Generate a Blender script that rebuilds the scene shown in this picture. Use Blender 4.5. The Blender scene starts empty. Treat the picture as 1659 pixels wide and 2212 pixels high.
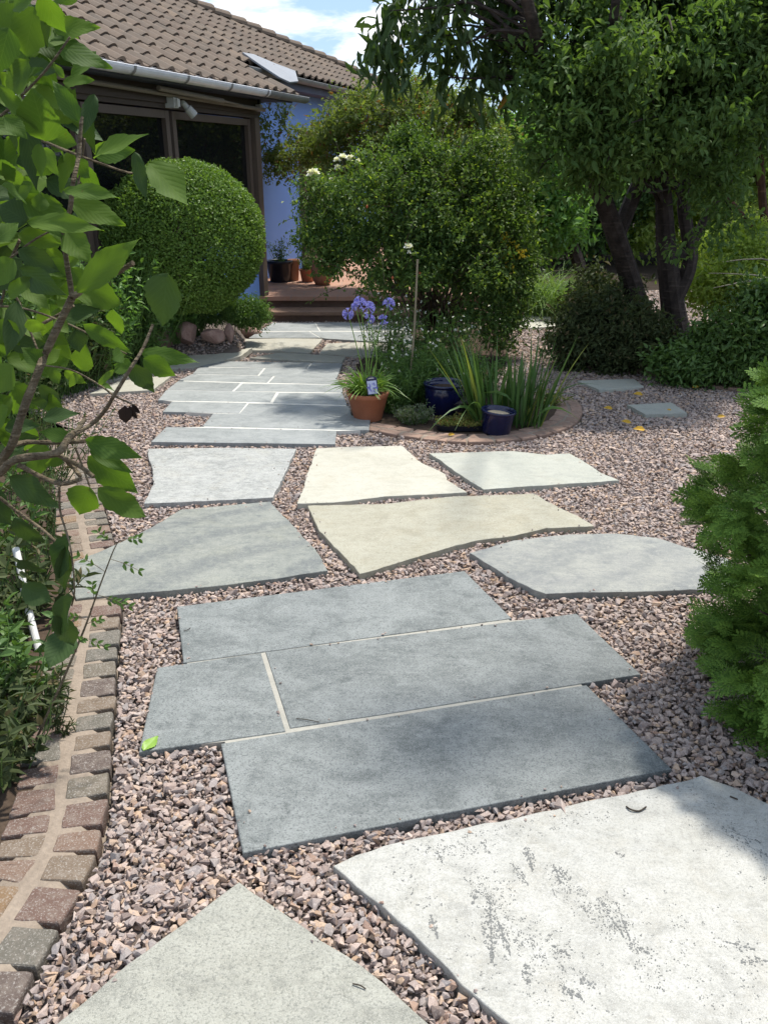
import bpy, bmesh, math, random
import numpy as np
from mathutils import Vector, Quaternion

SC = bpy.context.scene
COL = SC.collection
R = math.radians
rng = np.random.default_rng(7)
random.seed(7)

# ------------------------------------------------------------------ camera
FPX, CX, CY, HOR = 1790.0, 829.5, 1106.0, 350.0      # focal length and centre on a 1659 x 2212 frame
PITCH = math.atan((CY - HOR) / FPX)
EYE = np.array([0.0, 0.0, 1.5])
cam_d = bpy.data.cameras.new('camera'); cam = bpy.data.objects.new('camera', cam_d); COL.objects.link(cam)
cam.location = EYE; cam.rotation_euler = (R(90) - PITCH, 0, 0)
cam_d.sensor_fit = 'VERTICAL'; cam_d.sensor_height = 24.0; cam_d.lens = 24.0 * FPX / 2212.0
cam_d.clip_start = 0.05; cam_d.clip_end = 2000
SC.camera = cam

# ------------------------------------------------------------------ light
SUN_EL, SUN_AZ = R(66), R(38)                        # azimuth from +Y towards +X
sd = Vector((math.sin(SUN_AZ) * math.cos(SUN_EL), math.cos(SUN_AZ) * math.cos(SUN_EL), math.sin(SUN_EL)))
sl = bpy.data.lights.new('sun', 'SUN'); sun = bpy.data.objects.new('sun', sl); COL.objects.link(sun)
sl.energy = 3.7; sl.angle = R(2.5); sl.color = (1.0, 0.95, 0.87)
sun.rotation_euler = sd.to_track_quat('Z', 'Y').to_euler(); sun.location = (4, 10, 14)
SKY_STRENGTH = 0.12
SC.view_settings.view_transform = 'Standard'; SC.view_settings.look = 'None'
SC.view_settings.exposure = 0.66; SC.view_settings.gamma = 1.0
try:
    SC.view_settings.use_curve_mapping = False
except Exception:
    pass


class NT:
    """tiny node-tree writer"""
    def __init__(s, tree):
        s.t = tree; s.t.nodes.clear()

    def __call__(s, typ, ins=None, **props):
        n = s.t.nodes.new('ShaderNode' + typ)
        for k, v in props.items():
            setattr(n, k, v)
        for k, v in (ins or {}).items():
            sock = n.inputs[k]
            if isinstance(v, bpy.types.NodeSocket):
                s.t.links.new(v, sock)
            else:
                if hasattr(sock, 'default_value') and not isinstance(sock.default_value, (float, int)) \
                        and isinstance(v, (tuple, list)) and len(sock.default_value) == 4 and len(v) == 3:
                    v = (*v, 1.0)
                sock.default_value = v
        return n

    def ramp(s, fac, stops, interp='LINEAR'):
        n = s('ValToRGB', {0: fac}); cr = n.color_ramp; cr.interpolation = interp
        while len(cr.elements) < len(stops):
            cr.elements.new(0.5)
        for e, (p, c) in zip(cr.elements, stops):
            e.position = p
            e.color = (c, c, c, 1) if isinstance(c, (int, float)) else (*c, 1)
        return n.outputs[0]

    def mix(s, fac, a, b, mode='MIX'):
        return s('MixRGB', {0: fac, 1: a, 2: b}, blend_type=mode).outputs[0]

    def math(s, op, a, b=0.0, clamp=False):
        return s('Math', {0: a, 1: b}, operation=op, use_clamp=clamp).outputs[0]

    def noise(s, vec, scale, detail=4, rough=0.55, dist=0.0):
        return s('TexNoise', {'Vector': vec, 'Scale': scale, 'Detail': detail, 'Roughness': rough, 'Distortion': dist}).outputs[0]

    def vor(s, vec, scale, out='Distance', feature='F1', rnd=1.0):
        return s('TexVoronoi', {'Vector': vec, 'Scale': scale, 'Randomness': rnd}, feature=feature).outputs[out]

    def scale(s, vec, xyz, rot=(0, 0, 0)):
        return s('Mapping', {'Vector': vec, 'Scale': xyz, 'Rotation': rot}).outputs[0]

    def coord(s):
        """object coordinates shifted by a random amount for each object"""
        oc = s('TexCoord').outputs['Object']
        r = s('ObjectInfo').outputs['Random']
        v = s('CombineXYZ', {0: s.math('MULTIPLY', r, 41.0), 1: s.math('MULTIPLY', r, 83.0), 2: s.math('MULTIPLY', r, 17.0)}).outputs[0]
        return s('VectorMath', {0: oc, 1: v}, operation='ADD').outputs[0]

    def bump(s, h, strength=0.3, dist=0.01, normal=None):
        ins = {'Height': h, 'Strength': strength, 'Distance': dist}
        if normal is not None:
            ins['Normal'] = normal
        return s('Bump', ins).outputs[0]

    def out(s, col, rough=0.7, normal=None, spec=0.4, **extra):
        ins = {'Base Color': col, 'Roughness': rough, 'Specular IOR Level': spec}
        if normal is not None:
            ins['Normal'] = normal
        ins.update(extra)
        b = s('BsdfPrincipled', ins)
        s('OutputMaterial', {0: b.outputs[0]})
        return b


def new_mat(name):
    m = bpy.data.materials.new(name); m.use_nodes = True
    return m, NT(m.node_tree)


# world: physical sky with broken white cloud
W = bpy.data.worlds.new('World'); SC.world = W; W.use_nodes = True
N = NT(W.node_tree)
sky = N('TexSky', sky_type='NISHITA', sun_disc=False, sun_elevation=SUN_EL, sun_rotation=SUN_AZ)
sky.air_density = 1.0; sky.dust_density = 0.6; sky.ozone_density = 1.2
gen = N('TexCoord').outputs['Generated']
cl = N.noise(N('Mapping', {'Vector': gen, 'Scale': (1, 1, 2.4), 'Location': (0.37, 0.2, 0.0)}).outputs[0], 7.5, 9, 0.58, 0.35)
cf = N.ramp(cl, [(0.47, 0.0), (0.60, 1.0)])
skyc = N.mix(cf, N.mix(0.70, sky.outputs[0], (2.5, 3.7, 5.6)), (7.4, 7.5, 7.7))
bg = N('Background', {0: skyc, 1: SKY_STRENGTH}); N('OutputWorld', {0: bg.outputs[0]})

# ------------------------------------------------------------------ rays and ground
SP, CP = math.sin(PITCH), math.cos(PITCH)
SLOPE, YF = 0.035, 10.5


def gz(y):
    return -SLOPE * np.clip(y, -2.0, YF)


def ray(x, y):
    u, v = (x - CX) / FPX, -(y - CY) / FPX
    return np.array([u, CP + v * SP, -SP + v * CP])


def sstep(v, a, b):
    t = np.clip((v - a) / (b - a), 0, 1); return t * t * (3 - 2 * t)


def gzz(x, y):
    """height of the ground: falls gently to the house, rises at the foot of the left bed"""
    y = np.asarray(y, float); x = np.asarray(x, float)
    return gz(y) + 0.17 * sstep(y, 7.95, 8.3) * sstep(-x / np.maximum(y, 0.5), 0.165, 0.180)


def G(x, y, dz=0.0):
    """the point of the ground seen at (x, y) of the frame"""
    d = ray(x, y); t = 0.2
    for _ in range(4000):
        q = EYE + d * t
        if q[2] <= gzz(q[0], q[1]) + dz: break
        t += 0.012
    lo, hi_ = t - 0.012, t
    for _ in range(24):
        m = (lo + hi_) / 2; q = EYE + d * m
        if q[2] <= gzz(q[0], q[1]) + dz: hi_ = m
        else: lo = m
    return EYE + d * hi_


def ZP(x, y, z):
    d = ray(x, y)
    return EYE + d * ((z - EYE[2]) / d[2])


def at(x, y, Y):
    d = ray(x, y)
    return EYE + d * (Y / d[1])


def ppm(P):
    """frame pixels for one metre at point P"""
    return FPX / (P[1] * CP - (P[2] - EYE[2]) * SP)


# ------------------------------------------------------------------ mesh and object helpers
def nrm(a):
    return a / np.maximum(np.linalg.norm(a, axis=-1, keepdims=True), 1e-9)


class MB:
    def __init__(s):
        s.V = []; s.F = {}; s.n = 0; s.UV = None

    def add(s, V, F):
        """V (n,3); F: list of (m,k) index arrays or a list of faces"""
        V = np.asarray(V, float).reshape(-1, 3)
        if isinstance(F, np.ndarray):
            F = [F]
        for f in F:
            f = np.asarray(f)
            if f.ndim == 1:
                f = f[None]
            s.F.setdefault(f.shape[1], []).append(f + s.n)
        s.V.append(V); s.n += len(V)
        return s

    def mesh(s, name, origin=(0, 0, 0), smooth=False):
        V = np.concatenate(s.V) - np.asarray(origin, float)
        me = bpy.data.meshes.new(name)
        loops, starts, p = [], [], 0
        for k in sorted(s.F):
            f = np.concatenate(s.F[k])
            loops.append(f.ravel()); starts.append(p + k * np.arange(len(f))); p += f.size
        loops = np.concatenate(loops); starts = np.concatenate(starts)
        me.vertices.add(len(V)); me.vertices.foreach_set('co', V.astype(np.float32).ravel())
        me.loops.add(len(loops)); me.loops.foreach_set('vertex_index', loops.astype(np.int32))
        me.polygons.add(len(starts)); me.polygons.foreach_set('loop_start', starts.astype(np.int32))
        me.polygons.foreach_set('use_smooth', np.full(len(starts), bool(smooth)))
        me.update(calc_edges=True)
        if s.UV is not None:
            uv = me.uv_layers.new(name='UVMap')
            uv.data.foreach_set('uv', np.concatenate(s.UV)[loops].astype(np.float32).ravel())
        me.validate()
        return me


def wl(o):
    p = np.array(o.location, float)
    while o.parent:
        o = o.parent; p = p + np.array(o.location, float)
    return p


def tag(o, label=None, cat=None, group=None, kind=None):
    if label: o['label'] = label
    if cat: o['category'] = cat
    if group: o['group'] = group
    if kind: o['kind'] = kind
    return o


def thing(name, loc, label, cat, group=None):
    o = bpy.data.objects.new(name, None); COL.objects.link(o)
    o.location = [float(a) for a in loc]; o.empty_display_size = 0.1
    return tag(o, label, cat, group)


def part(name, mb, m, parent, smooth=False, label=None):
    me = mb.mesh(name, wl(parent), smooth); me.materials.append(m)
    o = bpy.data.objects.new(name, me); COL.objects.link(o); o.parent = parent
    if label: o['label'] = label
    return o


def solo(name, mb, m, label=None, cat=None, group=None, kind=None, origin=None, smooth=False):
    if origin is None:
        V = np.concatenate(mb.V); origin = (V.min(0) + V.max(0)) / 2; origin[2] = V[:, 2].min()
    me = mb.mesh(name, origin, smooth); me.materials.append(m)
    o = bpy.data.objects.new(name, me); COL.objects.link(o); o.location = [float(a) for a in origin]
    return tag(o, label, cat, group, kind)


def grid_faces(nu, nv, wrap_v=False, off=0):
    """faces of an nu x nv vertex grid"""
    i, j = np.meshgrid(np.arange(nu - 1), np.arange(nv if wrap_v else nv - 1), indexing='ij')
    a = i * nv + j; b = i * nv + (j + 1) % nv
    return np.stack([a, b, b + nv, a + nv], -1).reshape(-1, 4) + off


def tube(mb, pts, rad, ns=6, cap=True):
    pts = np.asarray(pts, float); n = len(pts)
    rad = np.broadcast_to(np.asarray(rad, float), (n,))
    t = nrm(np.gradient(pts, axis=0))
    ref = np.array([0.13, 0.21, 0.97]) if abs(t[0, 2]) < 0.9 else np.array([0.97, 0.2, 0.1])
    s = nrm(np.cross(t, ref)); b = np.cross(s, t)
    a = np.arange(ns) * 2 * math.pi / ns
    V = pts[:, None] + rad[:, None, None] * (np.cos(a)[None, :, None] * s[:, None] + np.sin(a)[None, :, None] * b[:, None])
    F = [grid_faces(n, ns, True)]
    if cap:
        F += [np.arange(ns)[None, ::-1], (np.arange(ns) + (n - 1) * ns)[None]]
    mb.add(V.reshape(-1, 3), F)
    return mb


def smooth_path(pts, n=16):
    """Catmull-Rom through the points"""
    P = np.asarray(pts, float)
    if len(P) < 3:
        t = np.linspace(0, 1, n)[:, None]; return P[0] * (1 - t) + P[-1] * t
    Q = np.concatenate([[2 * P[0] - P[1]], P, [2 * P[-1] - P[-2]]])
    out = []
    m = max(2, n // (len(P) - 1))
    for i in range(len(P) - 1):
        p0, p1, p2, p3 = Q[i:i + 4]
        for t in np.arange(m) / m:
            out.append(0.5 * (2 * p1 + (p2 - p0) * t + (2 * p0 - 5 * p1 + 4 * p2 - p3) * t * t + (3 * p1 - p0 - 3 * p2 + p3) * t ** 3))
    out.append(P[-1])
    return np.array(out)


def lathe(mb, prof, c=(0, 0, 0), ns=28, tilt=None):
    prof = np.asarray(prof, float); a = np.arange(ns) * 2 * math.pi / ns
    V = np.stack([prof[:, 0, None] * np.cos(a), prof[:, 0, None] * np.sin(a), np.broadcast_to(prof[:, 1, None], (len(prof), ns))], -1).reshape(-1, 3)
    if tilt is not None:
        q = np.array(Quaternion(tilt[0], tilt[1]).to_matrix()); V = V @ q.T
    F = [grid_faces(len(prof), ns, True)]
    F += [np.arange(ns)[None, ::-1]] if prof[0, 0] > 1e-6 else []
    if prof[-1, 0] > 1e-6:
        F += [(np.arange(ns) + (len(prof) - 1) * ns)[None]]
    mb.add(V + np.asarray(c, float), F)
    return mb


def box(mb, c, half, ax=None):
    """box with centre c, half sizes and an optional 3x3 of axes (rows)"""
    A = np.eye(3) if ax is None else np.asarray(ax, float)
    s = np.array([[x, y, z] for x in (-1, 1) for y in (-1, 1) for z in (-1, 1)], float) * np.asarray(half, float)
    mb.add(np.asarray(c, float) + s @ A, np.array([[0, 1, 3, 2], [4, 6, 7, 5], [0, 4, 5, 1], [2, 3, 7, 6], [0, 2, 6, 4], [1, 5, 7, 3]]))
    return mb


def inside(P, poly):
    """points (n,2) inside polygon (m,2)"""
    x, y = P[:, 0], P[:, 1]; r = np.zeros(len(P), bool); q = np.asarray(poly)
    j = len(q) - 1
    for i in range(len(q)):
        c = ((q[i, 1] > y) != (q[j, 1] > y))
        with np.errstate(divide='ignore', invalid='ignore'):
            xx = (q[j, 0] - q[i, 0]) * (y - q[i, 1]) / (q[j, 1] - q[i, 1]) + q[i, 0]
        r ^= c & (x < xx); j = i
    return r


def area2(p):
    x, y = p[:, 0], p[:, 1]
    return 0.5 * np.sum(x * np.roll(y, -1) - np.roll(x, -1) * y)


def offset(p, d):
    """inset (d > 0) of a counter-clockwise polygon"""
    e1 = nrm(p - np.roll(p, 1, 0)); e2 = nrm(np.roll(p, -1, 0) - p)
    n1 = np.stack([-e1[:, 1], e1[:, 0]], 1); n2 = np.stack([-e2[:, 1], e2[:, 0]], 1)
    n = nrm(n1 + n2); k = np.clip(np.sum(n * n1, 1), 0.45, 1)[:, None]
    return p + n * d / k


def vnoise(P, f=1.0, s=0):
    """cheap smooth 3-D noise in -1..1"""
    P = np.asarray(P) * f; r = np.zeros(len(P)); g = np.random.default_rng(100 + s)
    for o in range(3):
        for _ in range(4):
            k = nrm(g.normal(size=3)) * (1.0 + 0.9 * o) * 2.2
            r += np.sin(P @ k + g.uniform(0, 6.3)) / (1.6 ** o)
    return r / 5.0


# ------------------------------------------------------------------ materials
def m_flat(name, col, rough=0.6, spec=0.4, nsc=30, nam=0.25, bump=0.15, metal=0.0):
    m, N = new_mat(name); c = N.coord()
    n = N.noise(c, nsc, 5); n2 = N.noise(c, nsc * 0.13, 3)
    k = N.math('MULTIPLY_ADD', n, nam); k = N.math('ADD', N.math('MULTIPLY', n, nam), 1 - nam * 0.5)
    k = N.math('MULTIPLY', k, N.math('ADD', N.math('MULTIPLY', n2, nam), 1 - nam * 0.5))
    col_ = N.mix(1.0, col, N('CombineColor', {0: k, 1: k, 2: k}).outputs[0], 'MULTIPLY')
    N.out(col_, rough, N.bump(n, bump, 0.004), spec, Metallic=metal)
    return m


def m_leaf(name, dark, light, trans=0.3, rough=0.5, spec=0.3, clump=1.6, under=1.25, alt=None, altp=0.0):
    m, N = new_mat(name)
    geo = N('NewGeometry'); ri = geo.outputs['Random Per Island']
    oc = N('TexCoord').outputs['Object']
    n = N.noise(oc, clump, 3)
    f = N.math('ADD', N.math('MULTIPLY', ri, 0.6), N.math('MULTIPLY', N.math('SUBTRACT', n, 0.3), 1.0), True)
    col = N.mix(f, dark, light)
    if alt is not None:
        r2 = N.math('FRACT', N.math('MULTIPLY', ri, 77.7))
        col = N.mix(N.math('LESS_THAN', r2, altp), col, alt)
    colu = N.mix(1.0, col, (under, under * 0.98, under * 1.05), 'MULTIPLY')
    colf = N.mix(geo.outputs['Backfacing'], col, colu)
    b = N('BsdfPrincipled', {'Base Color': colf, 'Roughness': rough, 'Specular IOR Level': spec})
    tcol = N.mix(1.0, col, (1.5, 1.55, 0.55), 'MULTIPLY')
    t = N('BsdfTranslucent', {0: tcol})
    mx = N('MixShader', {0: trans, 1: b.outputs[0], 2: t.outputs[0]})
    N('OutputMaterial', {0: mx.outputs[0]})
    return m


def m_bark(name, a, b, sc=14):
    m, N = new_mat(name); c = N.coord()
    n = N.noise(N.scale(c, (1, 1, 0.45)), sc, 7, 0.65); n2 = N.noise(N.scale(c, (1, 1, 5.0)), sc * 0.6, 4)
    col = N.mix(N.ramp(n, [(0.35, 0.0), (0.65, 1.0)]), a, b)
    col = N.mix(N.ramp(n2, [(0.55, 0.0), (0.7, 0.6)]), col, tuple(min(1, x * 1.8) for x in b))
    N.out(col, 0.85, N.bump(N.math('ADD', n, n2), 0.9, 0.012), 0.2)
    return m


def m_stone(name, base, light, dark, speck=0.5, streak=0.35, bump=0.25, rough=0.62, tint=None, sc=1.0, band=0.0, cloud=0.25):
    """riven or sawn paving stone"""
    m, N = new_mat(name); c = N.coord()
    big = N.noise(c, 2.6 * sc, 5, 0.6, 0.6); mid = N.noise(N.scale(c, (1, 2.6, 1), (0, 0, 0.5)), 9 * sc, 6, 0.65, 0.4)
    fine = N.noise(c, 170, 3, 0.7); gr = N.noise(c, 520, 2, 0.6); gr2 = N.noise(c, 75, 4, 0.7)
    col = N.mix(N.ramp(big, [(0.36, 0.0), (0.66, 1.0)]), base, tuple(0.55 * x + 0.45 * y for x, y in zip(base, light)))
    col = N.mix(N.math('MULTIPLY', N.ramp(mid, [(0.5, 0.0), (0.72, 1.0)]), streak), col, light)
    col = N.mix(N.math('MULTIPLY', N.ramp(mid, [(0.26, 1.0), (0.44, 0.0)]), streak), col, dark)
    if tint is not None:
        t = N.noise(N.scale(c, (1, 1, 1)), 3.7 * sc, 4, 0.6, 0.8)
        col = N.mix(N.ramp(t, [(0.5, 0.0), (0.75, 0.55)]), col, tint)
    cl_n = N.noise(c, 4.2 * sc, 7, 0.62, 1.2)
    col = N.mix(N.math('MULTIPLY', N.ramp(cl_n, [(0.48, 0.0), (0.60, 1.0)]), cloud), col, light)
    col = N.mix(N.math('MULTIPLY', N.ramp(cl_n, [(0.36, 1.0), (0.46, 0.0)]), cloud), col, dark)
    scuff = N.noise(N.scale(c, (3.2, 15, 1), (0, 0, 0.55)), 3.0, 7, 0.75, 0.6)
    col = N.mix(N.math('MULTIPLY', N.ramp(scuff, [(0.54, 0.0), (0.66, 1.0)]), streak), col, light)
    if band:
        wv = N('TexWave', {'Vector': N.scale(c, (1, 1, 1), (0, 0, 0.9)), 'Scale': 1.15, 'Distortion': 5.0, 'Detail': 3.0, 'Detail Scale': 1.2}).outputs[1]
        col = N.mix(N.math('MULTIPLY', N.ramp(wv, [(0.55, 0.0), (0.95, 1.0)]), band), col, dark)
    blot = N.noise(c, 26, 6, 0.72, 0.5)
    col = N.mix(N.math('MULTIPLY', N.ramp(blot, [(0.50, 0.0), (0.66, 1.0)]), streak * 0.75), col, light)
    col = N.mix(N.math('MULTIPLY', N.ramp(blot, [(0.34, 1.0), (0.48, 0.0)]), streak * 0.55), col, dark)
    col = N.mix(N.math('MULTIPLY', N.ramp(fine, [(0.38, 1.0), (0.50, 0.0)]), speck), col, dark)
    col = N.mix(N.math('MULTIPLY', N.ramp(gr2, [(0.52, 0.0), (0.66, 1.0)]), speck * 0.7), col, light)
    col = N.mix(N.math('MULTIPLY', N.ramp(gr, [(0.54, 0.0), (0.64, 1.0)]), speck), col, tuple(min(1, 1.25 * x) for x in light))
    ob = N('ObjectInfo').outputs['Random']
    k = N.math('ADD', N.math('MULTIPLY', N.math('FRACT', N.math('MULTIPLY', ob, 13.7)), 0.16), 0.92)
    col = N.mix(1.0, col, N('CombineColor', {0: k, 1: k, 2: k}).outputs[0], 'MULTIPLY')
    h = N.math('ADD', N.math('MULTIPLY', mid, 0.7), N.math('ADD', N.math('MULTIPLY', fine, 0.25), N.math('MULTIPLY', gr, 0.12)))
    N.out(col, rough, N.bump(h, bump, 0.012), 0.35)
    return m


M = {}
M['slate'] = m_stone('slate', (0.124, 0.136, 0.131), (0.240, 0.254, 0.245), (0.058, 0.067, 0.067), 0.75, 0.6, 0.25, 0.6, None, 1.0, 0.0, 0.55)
M['slate_far'] = m_stone('slate_far', (0.225, 0.240, 0.232), (0.36, 0.372, 0.362), (0.16, 0.174, 0.172), 0.4, 0.6, 0.2, 0.6, None, 1.0, 0.0, 0.5)  # paler than the near slate: dust, plus view-angle glare put into the colour
M['flag_green'] = m_stone('flag_green', (0.178, 0.19, 0.172), (0.275, 0.28, 0.245), (0.090, 0.102, 0.108), 0.55, 0.8, 0.3, 0.65, (0.21, 0.21, 0.155), 1.0, 0.55)
M['flag_mottled'] = m_stone('flag_mottled', (0.22, 0.23, 0.22), (0.42, 0.42, 0.395), (0.14, 0.145, 0.138), 0.7, 0.85, 0.3, 0.65, (0.30, 0.28, 0.22), 1.8)
M['flag_grey'] = m_stone('flag_grey', (0.245, 0.25, 0.232), (0.345, 0.345, 0.305), (0.145, 0.158, 0.165), 0.45, 0.9, 0.35, 0.65, (0.205, 0.21, 0.22), 0.9, 0.45, 0.4)
M['flag_cream'] = m_stone('flag_cream', (0.385, 0.368, 0.305), (0.44, 0.428, 0.365), (0.27, 0.255, 0.20), 0.45, 0.5, 0.35, 0.7, (0.33, 0.295, 0.215), 1.2, 0.0, 0.3)
M['flag_yellow'] = m_stone('flag_yellow', (0.335, 0.316, 0.24), (0.41, 0.395, 0.32), (0.215, 0.20, 0.145), 0.65, 0.55, 0.45, 0.72, (0.31, 0.265, 0.165), 1.2, 0.0, 0.35)
M['flag_sage'] = m_stone('flag_sage', (0.335, 0.345, 0.295), (0.42, 0.42, 0.365), (0.205, 0.21, 0.195), 0.45, 0.45, 0.35, 0.68, (0.36, 0.33, 0.25), 1.2)
M['flag_buff'] = m_stone('flag_buff', (0.262, 0.258, 0.218), (0.355, 0.352, 0.305), (0.13, 0.133, 0.117), 0.7, 0.55, 0.5, 0.7, (0.225, 0.228, 0.20), 1.6, 0.0, 0.4)
M['flag_white'] = m_stone('flag_white', (0.335, 0.328, 0.292), (0.42, 0.415, 0.385), (0.205, 0.203, 0.185), 0.55, 0.65, 0.4, 0.62, (0.30, 0.275, 0.22), 1.6, 0.0, 0.42)
M['mortar'] = m_flat('mortar', (0.35, 0.335, 0.29), 0.9, 0.2, 120, 0.45, 0.5)
M['pale_mortar'] = m_flat('pale_mortar', (0.56, 0.55, 0.50), 0.9, 0.2, 120, 0.3, 0.3)
M['sett_mortar'] = m_flat('sett_mortar', (0.265, 0.215, 0.168), 0.92, 0.15, 90, 0.6, 0.9)
M['soil'] = m_flat('soil', (0.035, 0.026, 0.019), 0.95, 0.1, 60, 0.9, 1.0)
M['bed_soil'] = m_flat('bed_soil', (0.07, 0.05, 0.036), 0.95, 0.1, 60, 1.0, 1.0)
M['base'] = m_flat('gravel_base', (0.13, 0.105, 0.09), 0.95, 0.15, 90, 0.9, 1.0)


def m_gravel():
    m, N = new_mat('gravel'); ri = N('NewGeometry').outputs['Random Per Island']
    oc = N('TexCoord').outputs['Object']
    col = N.ramp(ri, [(0.0, (0.198, 0.153, 0.133)), (0.16, (0.346, 0.266, 0.231)), (0.36, (0.436, 0.345, 0.295)), (0.52, (0.327, 0.266, 0.240)),
                      (0.66, (0.287, 0.257, 0.244)), (0.78, (0.496, 0.392, 0.331)), (0.90, (0.455, 0.321, 0.217)), (1.0, (0.268, 0.178, 0.143))])
    sp = N.noise(oc, 420, 3, 0.7); sp2 = N.noise(oc, 140, 3, 0.6)
    col = N.mix(N.math('MULTIPLY', N.ramp(sp, [(0.34, 1.0), (0.46, 0.0)]), 0.6), col, (0.10, 0.08, 0.075))
    col = N.mix(N.math('MULTIPLY', N.ramp(sp2, [(0.55, 0.0), (0.68, 1.0)]), 0.45), col, (0.54, 0.48, 0.44))
    N.out(col, 0.85, N.bump(sp, 0.4, 0.003), 0.2)
    return m


M['gravel'] = m_gravel()


def m_sett():
    m, N = new_mat('sett'); ri = N('ObjectInfo').outputs['Random']; oc = N.coord()
    col = N.ramp(ri, [(0.0, (0.135, 0.085, 0.067)), (0.22, (0.135, 0.115, 0.087)), (0.40, (0.163, 0.122, 0.087)), (0.55, (0.106, 0.080, 0.068)),
                      (0.72, (0.175, 0.115, 0.084)), (0.84, (0.122, 0.111, 0.090)), (0.96, (0.195, 0.126, 0.070)), (1.0, (0.163, 0.096, 0.074))], 'CONSTANT')
    n = N.noise(oc, 34, 6, 0.7); n2 = N.noise(oc, 210, 3, 0.7); n3 = N.noise(oc, 60, 4)
    col = N.mix(N.ramp(n, [(0.46, 0.0), (0.66, 0.4)]), col, (0.27, 0.23, 0.19))
    col = N.mix(N.ramp(n2, [(0.54, 0.0), (0.64, 0.55)]), col, (0.42, 0.39, 0.35))
    N.out(col, 0.8, N.bump(N.math('ADD', n2, n3), 0.5, 0.006), 0.25)
    return m


M['sett'] = m_sett()
M['brown_sett'] = m_flat('brown_sett', (0.275, 0.185, 0.14), 0.82, 0.25, 38, 0.7, 0.5)

# ------------------------------------------------------------------ paving: outlines seen in the photo laid on the ground
TOP = 0.03


def poly_w(px):
    p = np.array([G(x, y, TOP)[:2] for x, y in px])
    return p if area2(p) > 0 else p[::-1]


SLABS = []           # (world polygon) for keeping gravel off


def slab(px, m, label, name='paving_slab', group=None, rough_edge=0.0, world=None, thick=0.05, bev=0.0016, cat='paving slab'):
    p = poly_w(px) if world is None else world
    q = []
    for i in range(len(p)):
        a, b = p[i], p[(i + 1) % len(p)]
        L = np.linalg.norm(b - a); n = max(1, int(L / (0.035 if rough_edge else 0.25)))
        d = (b - a) / max(L, 1e-6); nn = np.array([-d[1], d[0]])
        for k in range(n):
            t = k / n; w = a + (b - a) * t
            if rough_edge and k:
                w = w + nn * rough_edge * (vnoise(np.array([[w[0], w[1], 0.3]]), 7, 3)[0] * 1.2 + rng.normal() * 0.45)
            elif k:
                w = w + nn * rng.normal() * 0.0012
            q.append(w)
    p = np.array(q); n = len(p); SLABS.append(p)
    ins = offset(p, bev); ins2 = offset(p, bev * 2.6 + rough_edge * 0.5)
    co = np.linalg.lstsq(np.column_stack([p, np.ones(n)]), gzz(p[:, 0], p[:, 1]), rcond=None)[0]     # a slab is flat
    z = lambda a, dz: np.column_stack([a, np.column_stack([a, np.ones(len(a))]) @ co + dz])
    rz = rng.normal(size=n) * rough_edge * 0.12
    V = np.concatenate([z(p, TOP - thick), z(p, TOP - bev * 1.4) + np.outer(rz, [0, 0, 1]), z(ins, TOP - bev * 0.35), z(ins2, TOP)])
    F = []
    i = np.arange(n); j = (i + 1) % n
    for r in range(3):
        F.append(np.stack([i + r * n, j + r * n, j + (r + 1) * n, i + (r + 1) * n], 1))
    mb = MB().add(V, F); mb.F.setdefault(n, []).append((i + 3 * n)[None])
    c = p.mean(0)
    return solo(name, mb, m, label, cat, group, origin=(c[0], c[1], gzz(c[0], c[1]) + TOP - thick))


def shrink(px, d=0.006):
    return offset(poly_w(px), d)


g1 = 'sawn slate slabs of the near path'
g2 = 'sawn slate slabs of the far path'
g3 = 'irregular natural flagstones set in gravel'
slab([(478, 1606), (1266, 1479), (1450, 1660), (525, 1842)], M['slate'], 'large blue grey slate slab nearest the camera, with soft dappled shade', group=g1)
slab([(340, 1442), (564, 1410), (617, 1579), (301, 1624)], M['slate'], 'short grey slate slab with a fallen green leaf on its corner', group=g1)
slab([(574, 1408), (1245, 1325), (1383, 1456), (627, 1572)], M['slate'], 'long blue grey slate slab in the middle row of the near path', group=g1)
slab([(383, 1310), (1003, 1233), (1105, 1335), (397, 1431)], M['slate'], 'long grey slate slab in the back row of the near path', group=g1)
white_px = [(720, 1870), (770, 1846), (829, 1826), (950, 1800), (1079, 1774), (1200, 1748), (1329, 1719), (1430, 1695), (1514, 1674), (1580, 1698), (1655, 1734), (1750, 1790), (1850, 1900), (1900, 2100), (1800, 2350), (1250, 2380), (1100, 2212), (994, 2124), (919, 2044), (829, 1959)]
slab(white_px, M['flag_white'], 'big white flagstone patterned with dark fern-like mineral marks', 'flagstone', g3, 0.004, cat='flagstone')
slab([(517, 1904), (575, 1946), (690, 2029), (780, 2084), (830, 2124), (930, 2215), (1000, 2330), (300, 2420), (20, 2300), (122, 2212), (280, 2079), (450, 1954)], M['flag_buff'], 'buff grey pitted flagstone pointing away from the bottom of the photo', 'flagstone', g3, 0.0025, cat='flagstone')
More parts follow.
